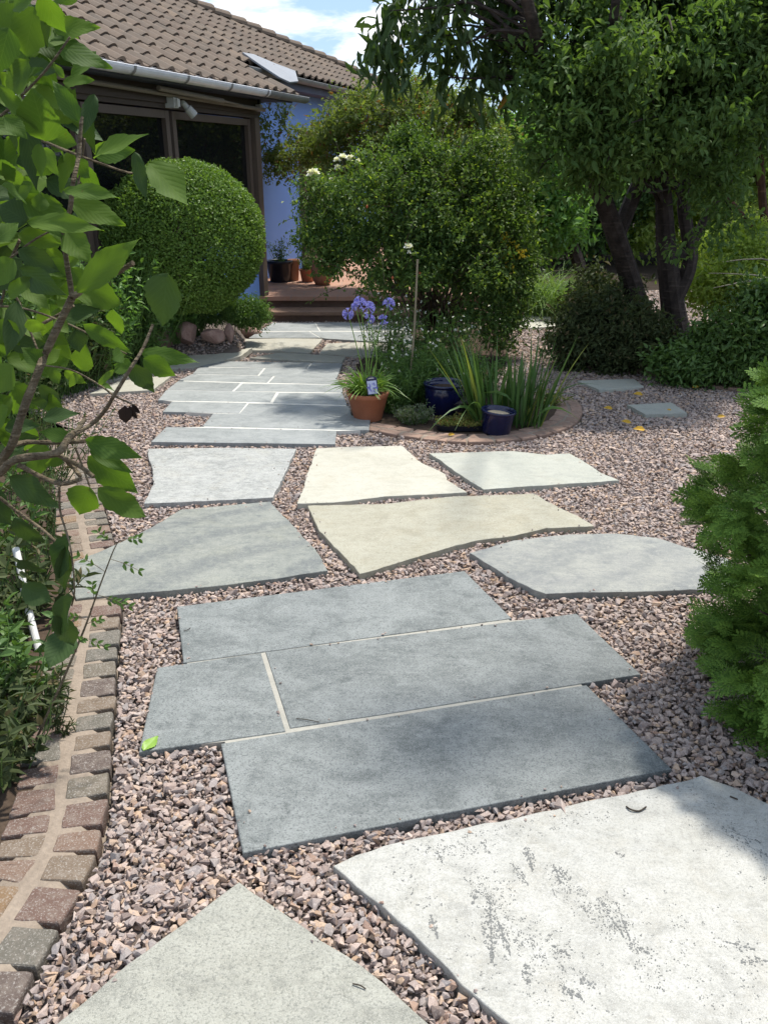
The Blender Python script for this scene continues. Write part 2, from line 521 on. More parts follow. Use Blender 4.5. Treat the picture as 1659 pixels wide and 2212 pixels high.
FS = [
    ([(162, 1213), (215, 1192), (280, 1162), (340, 1131), (390, 1101), (490, 1091), (585, 1083), (597, 1098), (645, 1147), (685, 1192), (708, 1232), (600, 1249), (450, 1267), (280, 1282), (165, 1293), (150, 1258)], 'flag_green', 'grey green flagstone with dark bands cutting across the sett edging'),
    ([(320, 969), (480, 967), (640, 969), (615, 1022), (590, 1074), (500, 1079), (312, 1087), (332, 1047), (330, 1012), (322, 992)], 'flag_mottled', 'mottled grey flagstone with whitish lichen patches beside the cream flagstone'),
    ([(684, 968), (770, 964), (869, 963), (904, 995), (945, 1015), (962, 1024), (965, 1037), (1009, 1063), (920, 1068), (829, 1072), (720, 1085), (642, 1087)], 'flag_cream', 'bright cream flagstone just in front of the round planting bed'),
    ([(665, 1092), (829, 1088), (979, 1072), (1154, 1066), (1179, 1082), (1209, 1097), (1244, 1112), (1282, 1136), (1179, 1140), (1109, 1157), (1029, 1167), (929, 1194), (829, 1224), (777, 1239), (730, 1187), (690, 1147)], 'flag_yellow', 'long yellowish flagstone tapering to a point on the right'),
    ([(927, 979), (1109, 974), (1179, 982), (1229, 979), (1264, 999), (1299, 1022), (1337, 1037), (1229, 1044), (1044, 1057), (1004, 1032)], 'flag_sage', 'pale sage flagstone with a pointed right end near the blue pot'),
    ([(1014, 1194), (1109, 1167), (1229, 1154), (1329, 1152), (1419, 1162), (1476, 1180), (1570, 1206), (1610, 1270), (1429, 1276), (1179, 1282), (1149, 1272), (1109, 1252), (1069, 1227)], 'flag_grey', 'large grey streaked flagstone reaching under the conifer'),
    ([(1247, 822), (1369, 818), (1390, 834), (1294, 842)], 'flag_sage', 'small pale stepping stone nearest the edge of the tree bed'),
    ([(1354, 874), (1449, 869), (1484, 892), (1394, 895)], 'flag_sage', 'small pale stepping stone with yellow leaves lying around it'),
    ([(530, 732), (612, 731), (697, 731), (670, 762), (600, 758), (530, 754)], 'flag_cream', 'cream flagstone left of its twin in front of the step slates'),
    ([(706, 742), (780, 739), (900, 744), (900, 769), (829, 770), (690, 764)], 'flag_cream', 'cream flagstone running behind the agapanthus stems'),
    ([(540, 773), (600, 762), (668, 765), (746, 770), (740, 782), (640, 778)], 'flag_cream', 'narrow cream flagstone along the top edge of the far slate path'),
    ([(330, 796), (395, 773), (470, 761), (546, 759), (520, 772), (440, 789), (400, 793)], 'flag_cream', 'cream flagstone behind the tip of the overhanging shrub branch'),
    ([(260, 822), (375, 809), (330, 842), (195, 850)], 'flag_cream', 'cream flagstone low behind the leafy shrub, beside the pink gravel'),
    ([(60, 832), (180, 792), (300, 788), (370, 800), (255, 818), (150, 838)], 'flag_cream', 'cream flagstone almost hidden behind the leafy shrub'),
    ([(1062, 688), (1074, 674), (1200, 667), (1250, 680), (1180, 691), (1080, 696)], 'flag_cream', 'sunlit cream flagstone farthest away beside the ornamental grass'),
    ([(1075, 699), (1178, 694), (1250, 688), (1240, 703), (1110, 710)], 'flag_cream', 'sunlit cream flagstone in front of the farthest one'),
    ([(1500, 662), (1590, 657), (1700, 661), (1720, 672), (1580, 676)], 'flag_cream', 'pale flagstone glimpsed to the right of the tree trunks'),
]
for px, mk, lab in FS:
    slab(px, M[mk], lab, 'flagstone', g3, 0.004, cat='flagstone')
FAR = [
    ([(360, 922), (727, 930), (724, 959), (327, 954)], 'slate slab with a white crack, front row of the far path'),
    ([(538, 871), (755, 877), (759, 897), (800, 904), (797, 929), (438, 920), (461, 893), (518, 893)], 'wide slate slab beside the terracotta pot with darker patches'),
    ([(372, 867), (534, 870), (517, 892), (352, 889)], 'slate slab in the second row, jutting into the gravel on the left'),
    ([(360, 842), (597, 847), (584, 868), (342, 864)], 'slate slab in the third row on the gravel side'),
    ([(603, 848), (740, 849), (750, 874), (590, 870)], 'slate slab in the third row against the planting bed'),
    ([(385, 823), (520, 827), (502, 844), (362, 841)], 'slate slab in the fourth row on the gravel side'),
    ([(525, 828), (740, 831), (740, 847), (507, 844)], 'slate slab in the fourth row against the planting bed'),
    ([(415, 808), (590, 812), (577, 826), (387, 821)], 'slate slab in the fifth row on the gravel side'),
    ([(595, 812), (725, 817), (740, 830), (581, 826)], 'slate slab in the fifth row with dark fallen specks'),
    ([(430, 793), (570, 795), (557, 810), (417, 807)], 'slate slab in the sixth row on the gravel side'),
    ([(574, 795), (735, 798), (727, 816), (561, 811)], 'slate slab in the sixth row against the planting bed'),
    ([(470, 780), (672, 783), (662, 796), (433, 791)], 'long slate slab in the last row before the cream stones'),
    ([(676, 783), (740, 785), (735, 797), (666, 796)], 'short slate slab in the last row before the cream stones'),
    ([(590, 697), (680, 697), (690, 714), (560, 715)], 'slate slab at the foot of the steps, left of the joint'),
    ([(683, 697), (745, 696), (870, 706), (880, 714), (693, 714)], 'slate slab at the foot of the steps, behind the agapanthus'),
    ([(557, 717), (668, 716), (690, 729), (538, 730)], 'slate slab one row in front of the steps, left of the joint'),
    ([(671, 716), (885, 717), (900, 741), (800, 737), (704, 731), (693, 729)], 'slate slab one row in front of the steps, behind the white flowers'),
]
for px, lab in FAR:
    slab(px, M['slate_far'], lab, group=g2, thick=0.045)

# mortar beds between the slabs (a little below the slab tops)


def mortar(px, dz):
    p = offset(poly_w(px), 0.012); n = len(p)
    V = np.concatenate([np.column_stack([p, gz(p[:, 1]) - 0.03]), np.column_stack([p, gz(p[:, 1]) + dz])])
    i = np.arange(n); j = (i + 1) % n
    mb = MB().add(V, [np.stack([i, j, j + n, i + n], 1)]); mb.F.setdefault(n, []).append((i + n)[None])
    solo('mortar_bed', mb, M['mortar'] if dz < 0.0265 else M['pale_mortar'], kind='structure')
    SLABS.append(p)


mortar([(383, 1310), (1003, 1233), (1105, 1335), (1245, 1325), (1383, 1456), (1266, 1479), (1450, 1660), (525, 1842), (478, 1606), (301, 1624), (340, 1442), (397, 1433)], 0.0262)
mortar([(470, 780), (740, 785), (727, 816), (740, 831), (740, 849), (752, 876), (759, 897), (800, 904), (797, 929), (727, 931), (724, 959), (327, 954), (360, 922), (438, 920), (461, 893), (352, 889), (372, 867), (342, 864), (360, 841)], 0.0268)
mortar([(590, 697), (745, 696), (870, 706), (900, 741), (800, 737), (690, 729), (538, 730), (557, 716)], 0.0268)

# ------------------------------------------------------------------ marks on the white flagstone (mineral dendrites) and litter
M['dendrite'] = m_flat('dendrite', (0.17, 0.172, 0.165), 0.8, 0.2, 200, 0.5, 0.1)
WHITE = [o for o in COL.objects if o.get('label', '').startswith('big white flagstone')][0]


def flakes(mb, P, r):
    n = len(P)
    if n == 0: return
    a = np.arange(5) * 2 * math.pi / 5
    rr = r[:, None] * rng.uniform(0.5, 1.3, (n, 5)); ph = rng.uniform(0, 6, n)[:, None]
    x = P[:, 0, None] + rr * np.cos(a + ph); y = P[:, 1, None] + rr * np.sin(a + ph)
    V = np.stack([x, y, gz(y) + TOP + 0.0006 + rng.uniform(0, 0.0003, (n, 1))], -1).reshape(-1, 3)
    mb.add(V, np.arange(n * 5).reshape(n, 5))


def dendrites():
    mb = MB(); g = np.random.default_rng(5)
    pts, rad = [], []

    def fern(px0, px1, dens, wid):
        a, b = G(*px0, TOP)[:2], G(*px1, TOP)[:2]; L = np.linalg.norm(b - a); d = (b - a) / L; n = np.array([-d[1], d[0]])
        for k in range(int(1.25 * dens * L / 0.004)):
            t = g.uniform() ** 0.8
            br = wid * (0.15 + 0.85 * math.sin(min(1, t * 1.15) * math.pi) ** 0.7)
            s = g.choice([-1, 1]); q = g.uniform() ** 1.4 * br
            ph = t if g.uniform() < .45 else (math.floor(t * L / 0.017 + .35 * math.sin(t * 9)) * 0.017 + g.normal() * .0015) / L
            p = a + d * (L * ph + q * 0.55 + g.normal() * 0.0012) + n * s * q
            pts.append(p); rad.append(g.uniform(0.0011, 0.0027))
        for t in np.linspace(0, .9, int(L / .0045)):
            pts.append(a + d * L * t + n * g.normal() * .0008); rad.append(g.uniform(.0010, .0020))
    for p0, p1, de, w in [((1057, 1936), (1063, 2078), 5.0, 0.021), ((1075, 1990), (1102, 2062), 3.2, 0.011), ((1030, 1925), (1022, 1950), 3, 0.012),
                          ((1137, 1830), (1150, 1880), 4.5, 0.013), ((1195, 1868), (1212, 1910), 3.6, 0.013), ((1230, 1900), (1205, 1870), 2, 0.012),
                          ((930, 1978), (945, 2025), 4, 0.009), ((1134, 2085), (1140, 2125), 4.5, 0.012), ((1105, 1865), (1140, 1910), 2, 0.012),
                          ((1195, 2045), (1225, 2062), 4, 0.008), ((1215, 2135), (1262, 2160), 4.5, 0.012), ((1330, 1995), (1345, 2020), 3, 0.01),
                          ((1360, 2040), (1400, 2060), 3.2, 0.012), ((1330, 1950), (1360, 2030), 1.6, 0.012), ((1290, 1940), (1330, 2000), 1.5, 0.01),
                          ((1255, 2115), (1285, 2135), 3, 0.012), ((1570, 2035), (1625, 2050), 3, 0.016), ((1600, 2080), (1655, 2075), 2.6, 0.014),
                          ((1330, 1842), (1350, 1850), 2.4, 0.014), ((945, 1840), (955, 1862), 2.2, 0.01), ((1040, 1820), (1060, 1845), 1.5, 0.013),
                          ((1560, 1790), (1640, 1820), 1.1, 0.03), ((1560, 1800), (1660, 1850), 0.9, 0.03)]:
        fern(p0, p1, de, w)
    # loose specks drifting in diagonal trails
    for p0, p1, n, s in [((1010, 1880), (1080, 1960), 90, .02), ((1080, 1890), (1140, 2080), 110, .02), ((1190, 1890), (1330, 2020), 190, .022), ((1290, 1930), (1440, 2110), 120, .03),
                         ((850, 1870), (930, 1960), 60, .03), ((900, 1835), (1050, 1830), 130, .025), ((1130, 2000), (1260, 2120), 130, .03), ((1080, 2020), (1230, 2160), 90, .04),
                         ((1380, 1960), (1640, 2080), 90, .06), ((1500, 1720), (1655, 1900), 120, .06), ((1000, 1800), (1300, 1760), 120, .03), ((1400, 2100), (1650, 2190), 80, .05),
                         ((1330, 1720), (1510, 1700), 60, .02), ((960, 2060), (1300, 2200), 70, .05)]:
        n = int(n * .6); a, b = G(*p0, TOP)[:2], G(*p1, TOP)[:2]; t = g.uniform(size=n)[:, None]
        for q in a * (1 - t) + b * t + g.normal(size=(n, 2)) * s * 0.8:
            k = g.integers(1, 5)
            for _ in range(k):
                pts.append(q + g.normal(size=2) * 0.003); rad.append(g.uniform(0.0008, 0.0019))
    P = np.array(pts); ok = inside(P, offset(poly_w(white_px), 0.015))
    flakes(mb, P[ok], np.array(rad)[ok])
    part('mineral_marks', mb, M['dendrite'], WHITE, label='dark fern-like mineral marks in the stone')


dendrites()

# ------------------------------------------------------------------ sett edging on the left, round bed edging, far bed edging


def resample(p, n):
    d = np.concatenate([[0], np.cumsum(np.linalg.norm(np.diff(p, axis=0), axis=1))])
    t = np.linspace(0, d[-1], n)
    return np.column_stack([np.interp(t, d, p[:, k]) for k in range(p.shape[1])]), d[-1]


def side(p):
    t = nrm(np.gradient(p, axis=0)); return np.stack([-t[:, 1], t[:, 0]], 1)


def sett_rows(path, rows, length, joint, top, skip=None, seed=1):
    """path (n,2); rows: list of (offset_a, offset_b) to the left of the path"""
    g = np.random.default_rng(seed); out = []
    fine, L = resample(path, 400); sn = side(fine); ss = np.linspace(0, L, 400)

    def pt(s, o):
        return np.array([np.interp(s, ss, fine[:, 0]) + o * np.interp(s, ss, sn[:, 0]), np.interp(s, ss, fine[:, 1]) + o * np.interp(s, ss, sn[:, 1])])
    for ri, (oa, ob) in enumerate(rows):
        s = 0.02 + 0.03 * ri
        while s < L - length:
            le = length * g.uniform(0.82, 1.18)
            j = lambda: g.normal() * 0.0026
            c = np.array([pt(s + j(), oa + j()), pt(s + le + j(), oa + j()), pt(s + le + j(), ob + j()), pt(s + j(), ob + j())])
            if area2(c) < 0: c = c[::-1]
            mid = c.mean(0)
            if skip is None or not inside(mid[None], skip)[0]:
                q = []
                for k in range(4):
                    for t in (0, .12, .5, .88):
                        q.append(c[k] * (1 - t) + c[(k + 1) % 4] * t)
                q = np.array(q); q = mid + (q - mid) * np.where(np.tile([1, 0, 0, 0], 4)[:, None] > 0, 0.972, 1.0)
                q += g.normal(size=q.shape) * 0.0010
                tilt = g.normal(size=2) * 0.008; h = top + g.normal() * 0.0008
                zz = lambda a, dz: np.column_stack([a, gz(a[:, 1]) + h + dz + (a - mid) @ tilt])
                n = len(q); i = np.arange(n); k2 = (i + 1) % n
                i1, i2, i3 = mid + (q - mid) * 0.975, mid + (q - mid) * 0.92, mid + (q - mid) * 0.45
                V = np.concatenate([zz(q, -0.06), zz(q, -0.008), zz(i1, -0.003), zz(i2, -0.0002) + g.normal(size=(n, 1)) * [[0, 0, .0004]], zz(i3, 0.0008) + g.normal(size=(n, 1)) * [[0, 0, .0004]]])
                mb = MB().add(V, [np.stack([i + r * n, k2 + r * n, k2 + (r + 1) * n, i + (r + 1) * n], 1) for r in range(4)])
                mb.F.setdefault(n, []).append((i + 4 * n)[None]); out.append(mb)
            s += le + joint * g.uniform(0.7, 1.4)
    return out


def band(path, oa, ob, top, thick=0.06, n=160, noise=0.003):
    f, L = resample(path, n); s = side(f)
    k = 5; mb = MB(); V = []
    for r in range(k):
        o = oa + (ob - oa) * r / (k - 1)
        p = f + s * o
        dz = (-thick if r in (0, k - 1) else 0.0)
        V.append(np.column_stack([p, gz(p[:, 1]) + top + dz + (rng.normal(size=n) * noise if dz == 0 else 0)]))
    V = np.stack(V, 1)
    # give the outer faces a vertical side
    V[:, 0, :2] = V[:, 1, :2] + (V[:, 0, :2] - V[:, 1, :2]); mb.add(V.reshape(-1, 3), grid_faces(n, k))
    return mb, np.concatenate([f + s * oa, (f + s * ob)[::-1]])


Rb = [(-30, 2330), (0, 2262), (55, 2149), (100, 2059), (165, 1944), (210, 1854), (235, 1754), (245, 1629), (249, 1529), (258, 1409), (264, 1309), (257, 1200), (237, 1127), (215, 1047), (193, 985), (165, 925)]
pathL = smooth_path(np.array([G(x, y, 0.02)[:2] for x, y in Rb]), 120)
flagcut = SLABS[6]
e = thing('sett_edging', (*pathL[40], gz(pathL[40][1])), 'double row of red and grey stone setts in mortar along the left bed', 'edging')
for mb in sett_rows(pathL, [(0.006, 0.112), (0.142, 0.245)], 0.083, 0.017, 0.022, offset(flagcut, -0.03)): part('sett', mb, M['sett'], e)
mbm, polyL = band(pathL, -0.006, 0.262, 0.0188, noise=0.0012)
part('mortar', mbm, M['sett_mortar'], e, True)

arc = [(700, 905), (745, 921), (799, 929), (868, 942), (970, 954), (1072, 954), (1157, 944), (1228, 923), (1257, 897), (1256, 876), (1238, 861), (1195, 851), (1120, 846), (1040, 838)]
pathB = smooth_path(np.array([G(x, y, 0.02)[:2] for x, y in arc]), 100)
e = thing('sett_edging', (*pathB[50], gz(pathB[50][1])), 'curved edging of pinkish brown setts round the planting bed with blue pots', 'edging')
WB = 0.20
for mb in sett_rows(pathB, [(0.004, 0.092), (0.108, 0.196)], 0.15, 0.014, 0.022, None, 2): part('sett', mb, M['brown_sett'], e)
mbm, polyB = band(pathB, -0.004, WB + 0.012, 0.0188, noise=0.0012)
part('mortar', mbm, M['sett_mortar'], e, True)

arc2 = [(1250, 792), (1330, 798), (1385, 803), (1432, 813), (1500, 830), (1570, 838), (1660, 846), (1760, 850)]
pathC = smooth_path(np.array([G(x, y, 0.02)[:2] for x, y in arc2]), 80)
e = thing('sett_edging', (*pathC[40], gz(pathC[40][1])), 'single row of brown setts edging the shady bed under the trees', 'edging')
for mb in sett_rows(pathC, [(0.004, 0.115)], 0.16, 0.014, 0.026, None, 3): part('sett', mb, M['brown_sett'], e)
mbm, polyC = band(pathC, -0.004, 0.125, 0.0228, noise=0.0012)
part('mortar', mbm, M['sett_mortar'], e, True)

# ------------------------------------------------------------------ ground, beds and gravel
gx, gy = np.meshgrid(np.concatenate([[-400, -60, -20], np.linspace(-12, 14, 40), [25, 60, 400]]), np.concatenate([[-300, -40, -8], np.linspace(-2, 20, 60), [30, 60, 400]]), indexing='ij')
V = np.stack([gx, gy, gz(gy) - 0.05], -1).reshape(-1, 3)
solo('ground', MB().add(V, grid_faces(*gx.shape)), M['soil'], kind='structure', origin=(0, 0, 0))


def sheet(name, poly, dz, m):
    p = np.asarray(poly); p = p if area2(p) > 0 else p[::-1]
    n = len(p)
    bm = bmesh.new()
    f = bm.faces.new([bm.verts.new((a, b, gz(b) + dz)) for a, b in p])
    bmesh.ops.triangulate(bm, faces=[f])
    me = bpy.data.meshes.new(name); bm.to_mesh(me); bm.free(); me.materials.append(m)
    o = bpy.data.objects.new(name, me); COL.objects.link(o); o['kind'] = 'structure'
    return p


# the gravelled area, metres
lb = pathL[::-1]
gravel_poly = np.concatenate([[[3.4, -0.4], [3.6, 4.0]], pathC[::-1], [[2.2, 8.6]], [[2.3, 10.0], [6.0, 10.6], [6.5, 13.5], [0.3, 13.5], [-0.2, 10.7], [-1.6, 10.6]],
                              np.array([G(x, y)[:2] for x, y in [(560, 722), (480, 728), (300, 738), (180, 760), (40, 775), (-150, 800)]]), pathL[::-1], [[-0.9, -0.4]]])
fine_poly = sheet('gravel_bed', gravel_poly, -0.008, M['base'])
bed_poly = np.concatenate([pathB + side(pathB) * 0.1, np.array([G(x, y)[:2] for x, y in [(1090, 800), (1100, 720), (1060, 700), (880, 705), (820, 745), (770, 790), (765, 860), (760, 893)]])])
sheet('bed_soil', bed_poly, 0.012, M['bed_soil'])
left_bed = np.concatenate([pathL + side(pathL) * 0.2, [[-6, 6.5], [-6, -1], [-1.2, -1]]])
sheet('bed_soil', left_bed, 0.012, M['bed_soil'])
right_bed = np.concatenate([pathC + side(pathC) * 0.08, [[5.5, 5.8], [6, 9], [2.6, 9.4], [2.1, 8.4]]])
sheet('bed_soil', right_bed, 0.012, M['bed_soil'])


gx, gy = np.meshgrid(np.linspace(-5, -0.6, 60), np.linspace(5.2, 12, 80), indexing='ij'); bz = gzz(gx, gy) - gz(gy)
V = np.stack([gx, gy, gzz(gx, gy) - 0.012 - 0.05 * (bz < 0.002)], -1).reshape(-1, 3)
solo('bed_bank', MB().add(V, grid_faces(*gx.shape)), M['base'], kind='structure', origin=(-2.5, 7, 0))


def stone_set(nv, npts, seed):
    g = np.random.default_rng(seed); out = []
    for _ in range(nv):
        bm = bmesh.new()
        for p in nrm(g.normal(size=(npts, 3))) * g.uniform(0.6, 1.0, (npts, 1)) * [1, g.uniform(.58, .85), g.uniform(.42, .7)]:
            bm.verts.new(p)
        r = bmesh.ops.convex_hull(bm, input=bm.verts)
        bmesh.ops.delete(bm, geom=[x for x in set(r['geom_interior'] + r['geom_unused']) if isinstance(x, bmesh.types.BMVert)], context='VERTS')
        bm.verts.index_update()
        out.append((np.array([v.co[:] for v in bm.verts]), np.array([[v.index for v in f.verts] for f in bm.faces])))
        bm.free()
    return out


def rot_mats(n, g, flat=0.55):
    ax = nrm(g.normal(size=(n, 3)) + [0, 0, 0]); yaw = g.uniform(0, 6.28, n); an = g.normal(size=n) * flat
    c, s = np.cos(an), np.sin(an); x, y, z = ax.T; C = 1 - c
    A = np.stack([c + x * x * C, x * y * C - z * s, x * z * C + y * s, y * x * C + z * s, c + y * y * C, y * z * C - x * s, z * x * C - y * s, z * y * C + x * s, c + z * z * C], 1).reshape(n, 3, 3)
    B = np.zeros((n, 3, 3)); B[:, 0, 0] = np.cos(yaw); B[:, 0, 1] = -np.sin(yaw); B[:, 1, 0] = np.sin(yaw); B[:, 1, 1] = np.cos(yaw); B[:, 2, 2] = 1
    return A @ B


def gravel():
    g = np.random.default_rng(11); mb = MB()
    hi, lo = stone_set(28, 11, 1), stone_set(18, 8, 2)
    holes = [offset(p if area2(p) > 0 else p[::-1], 0.003) for p in SLABS] + [polyL, polyB, polyC, bed_poly]
    for (y0, y1, cell, size, st, layers) in [(0.6, 2.6, 0.0185, 0.0128, hi, 3), (2.6, 4.4, 0.0195, 0.0134, hi, 2), (4.4, 7.2, 0.023, 0.0155, lo, 2), (7.2, 13.4, 0.030, 0.020, lo, 2)]:
        for ly in range(layers):
            x = np.arange(-4.5, 6.4, cell); y = np.arange(y0, y1, cell)
            P = np.stack(np.meshgrid(x, y), -1).reshape(-1, 2) + g.uniform(-.5, .5, (len(x) * len(y), 2)) * cell * 1.1
            P = P[np.abs(P[:, 0]) < 0.56 * P[:, 1] + 0.9]
            ok = inside(P, fine_poly)
            P = P[ok]
            for h in holes:
                mn, mx = h.min(0), h.max(0)
                b = np.all((P > mn) & (P < mx), 1); idx = np.where(b)[0]
                if len(idx):
                    kill = idx[inside(P[idx], h)]; k = np.ones(len(P), bool); k[kill] = False; P = P[k]
            n = len(P)
            sz = size * np.exp(g.normal(size=n) * 0.30); sz = np.where(g.uniform(size=n) < 0.03, sz * 1.5, sz)
            z = gzz(P[:, 0], P[:, 1]) - 0.004 + 0.008 * ly + g.uniform(-.004, .006, n) + 0.006 * vnoise(np.column_stack([P, P[:, 0] * 0]), 2.5, 9)
            Mx = rot_mats(n, g, 0.5 if y0 < 4 else 0.28); vi = g.integers(0, len(st), n)
            for k, (sv, sf) in enumerate(st):
                w = np.where(vi == k)[0]
                if not len(w): continue
                V = np.einsum('nij,vj->nvi', Mx[w], sv) * sz[w, None, None] + np.column_stack([P[w], z[w]])[:, None]
                F = (sf[None] + (np.arange(len(w)) * len(sv))[:, None, None]).reshape(-1, 3)
                mb.add(V.reshape(-1, 3), F)
    for p in SLABS[:26]:                                   # chips kicked onto the slabs
        q, L = resample(np.vstack([p, p[:1]]), 200); c = p.mean(0); k = int(L * 5)
        P = q[g.integers(0, 200, k)]; P = P + (c - P) * np.abs(g.normal(size=(k, 1))) * 0.05; P = P[P[:, 1] < 6.5]; n = len(P)
        if not n: continue
        sz = g.uniform(.003, .009, n); Mx = rot_mats(n, g, .3); sv, sf = lo[int(g.integers(0, len(lo)))]
        V = np.einsum('nij,vj->nvi', Mx, sv) * sz[:, None, None] + np.column_stack([P, gzz(P[:, 0], P[:, 1]) + TOP + sz * .4])[:, None]
        mb.add(V.reshape(-1, 3), (sf[None] + (np.arange(n) * len(sv))[:, None, None]).reshape(-1, 3))
    solo('gravel', mb, M['gravel'], kind='stuff', origin=(0, 0, 0))


gravel()

# ------------------------------------------------------------------ house
PIL = ZP(575, 637, -0.10)                              # foot of the corner post
FD = np.array([0.2907, 0.957, 0.0]); FD /= np.linalg.norm(FD)
FN = np.array([FD[1], -FD[0], 0.0]); UP = np.array([0, 0, 1.0])
AX = np.stack([FD, FN, UP])
DECK = -0.10


def H(s, o, z):
    return np.array([PIL[0], PIL[1], 0]) + s * FD + o * FN + z * UP


def hbox(mb, s0, s1, o0, o1, z0, z1):
    return box(mb, H((s0 + s1) / 2, (o0 + o1) / 2, (z0 + z1) / 2), (abs(s1 - s0) / 2, abs(o1 - o0) / 2, abs(z1 - z0) / 2), AX)


def m_wall():
    m, N = new_mat('blue_render'); c = N.coord()
    n = N.noise(c, 55, 5, 0.65); n2 = N.noise(N.scale(c, (1, 1, 0.35)), 1.6, 4)
    col = N.mix(n2, (0.19, 0.335, 0.73), (0.235, 0.39, 0.79))
    N.out(col, 0.85, N.bump(n, 0.35, 0.006), 0.2)
    return m


def m_tile():
    m, N = new_mat('roof_tile'); oc = N('TexCoord').outputs['Object']; ri = N('NewGeometry').outputs['Random Per Island']
    col = N.ramp(ri, [(0, (0.124, 0.092, 0.071)), (0.35, (0.155, 0.117, 0.089)), (0.7, (0.133, 0.105, 0.083)), (1, (0.186, 0.139, 0.102))])
    n = N.noise(oc, 5, 6, 0.7); n2 = N.noise(oc, 70, 4, 0.7)
    col = N.mix(N.ramp(n, [(0.48, 0.0), (0.7, 0.7)]), col, (0.093, 0.079, 0.065))
    col = N.mix(N.ramp(n2, [(0.58, 0.0), (0.72, 0.45)]), col, (0.223, 0.209, 0.174))
    N.out(col, 0.85, N.bump(n2, 0.3, 0.006), 0.2)
    return m


M['wall'] = m_wall(); M['tile'] = m_tile()
M['frame'] = m_flat('window_frame', (0.115, 0.085, 0.066), 0.55, 0.35, 40, 0.3, 0.1)
M['lintel'] = m_flat('lintel', (0.075, 0.056, 0.045), 0.65, 0.3, 30, 0.35, 0.1)
M['gutter'] = m_flat('gutter', (0.72, 0.72, 0.74), 0.35, 0.5, 14, 0.25, 0.05)
M['gutter_old'] = m_flat('gutter_old', (0.20, 0.20, 0.195), 0.5, 0.4, 9, 0.6, 0.1)
M['lead'] = m_flat('lead', (0.21, 0.22, 0.235), 0.5, 0.4, 8, 0.35, 0.3)
M['soffit'] = m_flat('soffit', (0.10, 0.11, 0.15), 0.8, 0.2, 20, 0.3, 0.1)
M['white_plastic'] = m_flat('white_plastic', (0.62, 0.61, 0.58), 0.4, 0.4, 30, 0.2, 0.05)
M['dark_plastic'] = m_flat('dark_plastic', (0.03, 0.03, 0.032), 0.4, 0.4, 30, 0.3, 0.05)
M['awning'] = m_flat('awning_rail', (0.22, 0.19, 0.15), 0.55, 0.4, 30, 0.3, 0.05)
m, N = new_mat('pane'); N.out((0.008, 0.009, 0.010), 0.02, None, 0.5); M['pane'] = m

HOUSE = thing('house', H(-3, -1, DECK), 'bungalow with brown pantiled roof, blue rendered walls and dark glazing', 'house')
# walls: low wall under the glazing, recessed wall, back of the house
mb = MB(); hbox(mb, -9.0, -0.14, -0.22, -0.02, -0.6, 0.62); part('wall', mb, M['wall'], HOUSE)
mb = MB(); hbox(mb, -0.12, 9.0, -0.90, -0.67, -0.5, 2.56); part('wall', mb, M['wall'], HOUSE)
mb = MB(); hbox(mb, -9.0, 9.0, -5.2, -5.0, -0.5, 2.4); part('wall', mb, M['wall'], HOUSE)
mb = MB(); hbox(mb, -0.10, 0.0, -0.67, -0.20, -0.5, 1.98); part('wall', mb, M['wall'], HOUSE)
mb = MB(); hbox(mb, -9.0, -8.8, -5.0, -0.22, -0.5, 2.2); part('wall', mb, M['wall'], HOUSE)
mb = MB(); hbox(mb, -8.8, 8.8, -4.9, -0.95, -0.42, -0.32); part('floor', mb, M['lintel'], HOUSE)
# corner post and mullions
mb = MB(); hbox(mb, -0.13, 0.0, -0.11, 0.04, DECK, 1.985); part('corner_post', mb, M['frame'], HOUSE)
for s0, s1 in ((-1.97, -0.16), (-3.46, -2.03), (-5.0, -3.52), (-6.9, -5.06)):
    f = MB()
    hbox(f, s0, s0 + 0.07, -0.10, -0.01, 0.68, 1.97); hbox(f, s1 - 0.07, s1, -0.10, -0.01, 0.68, 1.97)
    hbox(f, s0 + 0.07, s1 - 0.07, -0.10, -0.012, 1.90, 1.97); hbox(f, s0 + 0.07, s1 - 0.07, -0.10, -0.012, 0.68, 0.76)
    hbox(f, s0, s1, -0.13, 0.05, 0.63, 0.68)
    fr = part('window', f, M['frame'], HOUSE)
    p = MB(); hbox(p, s0 + 0.07, s1 - 0.07, -0.066, -0.058, 0.76, 1.90); part('pane', p, M['pane'], fr)
mb = MB(); hbox(mb, -9.0, 0.02, -0.14, 0.02, 1.985, 2.184); hbox(mb, -9.0, 0.03, -0.10, 0.045, 2.03, 2.095); part('lintel', mb, M['lintel'], HOUSE)
# doorway in the recessed wall
d = MB(); hbox(d, 2.92, 3.06, -0.68, -0.60, DECK, 1.95); hbox(d, 4.0, 4.1, -0.68, -0.60, DECK, 1.95); hbox(d, 3.06, 4.0, -0.68, -0.605, 1.85, 1.95)
dr = part('door', d, M['frame'], HOUSE)
p = MB(); hbox(p, 3.06, 4.0, -0.665, -0.64, DECK, 1.85); part('pane', p, M['pane'], dr)
# roof plane: o = E_O - m, z = E_Z + T*m
E_O, E_Z, T = 0.30, 2.27, 0.55
RS = math.sqrt(1 + T * T); RT = (-FN + T * UP) / RS; RNV = (FN * T + UP) / RS


def RP(s, m, h=0.0):
    return H(s, E_O - m, E_Z + T * m) + RNV * h


def roof_hit(x, y):
    d = ray(x, y); p0 = RP(0, 0); t = np.dot(p0 - EYE, RNV) / np.dot(d, RNV); q = EYE + d * t - p0
    return np.dot(q, FD), -np.dot(q, FN)


h0, h1 = roof_hit(790, 168), roof_hit(385, 0)
HB = (h1[0] - h0[0]) / (h1[1] - h0[1]); HA = h0[0] - HB * h0[1]
hip_s = lambda m: HA + HB * m
M_STEP, S0 = 0.62, -9.0
s_end = roof_hit(648, 205)[0]
vs0, vm0 = roof_hit(640, 185)


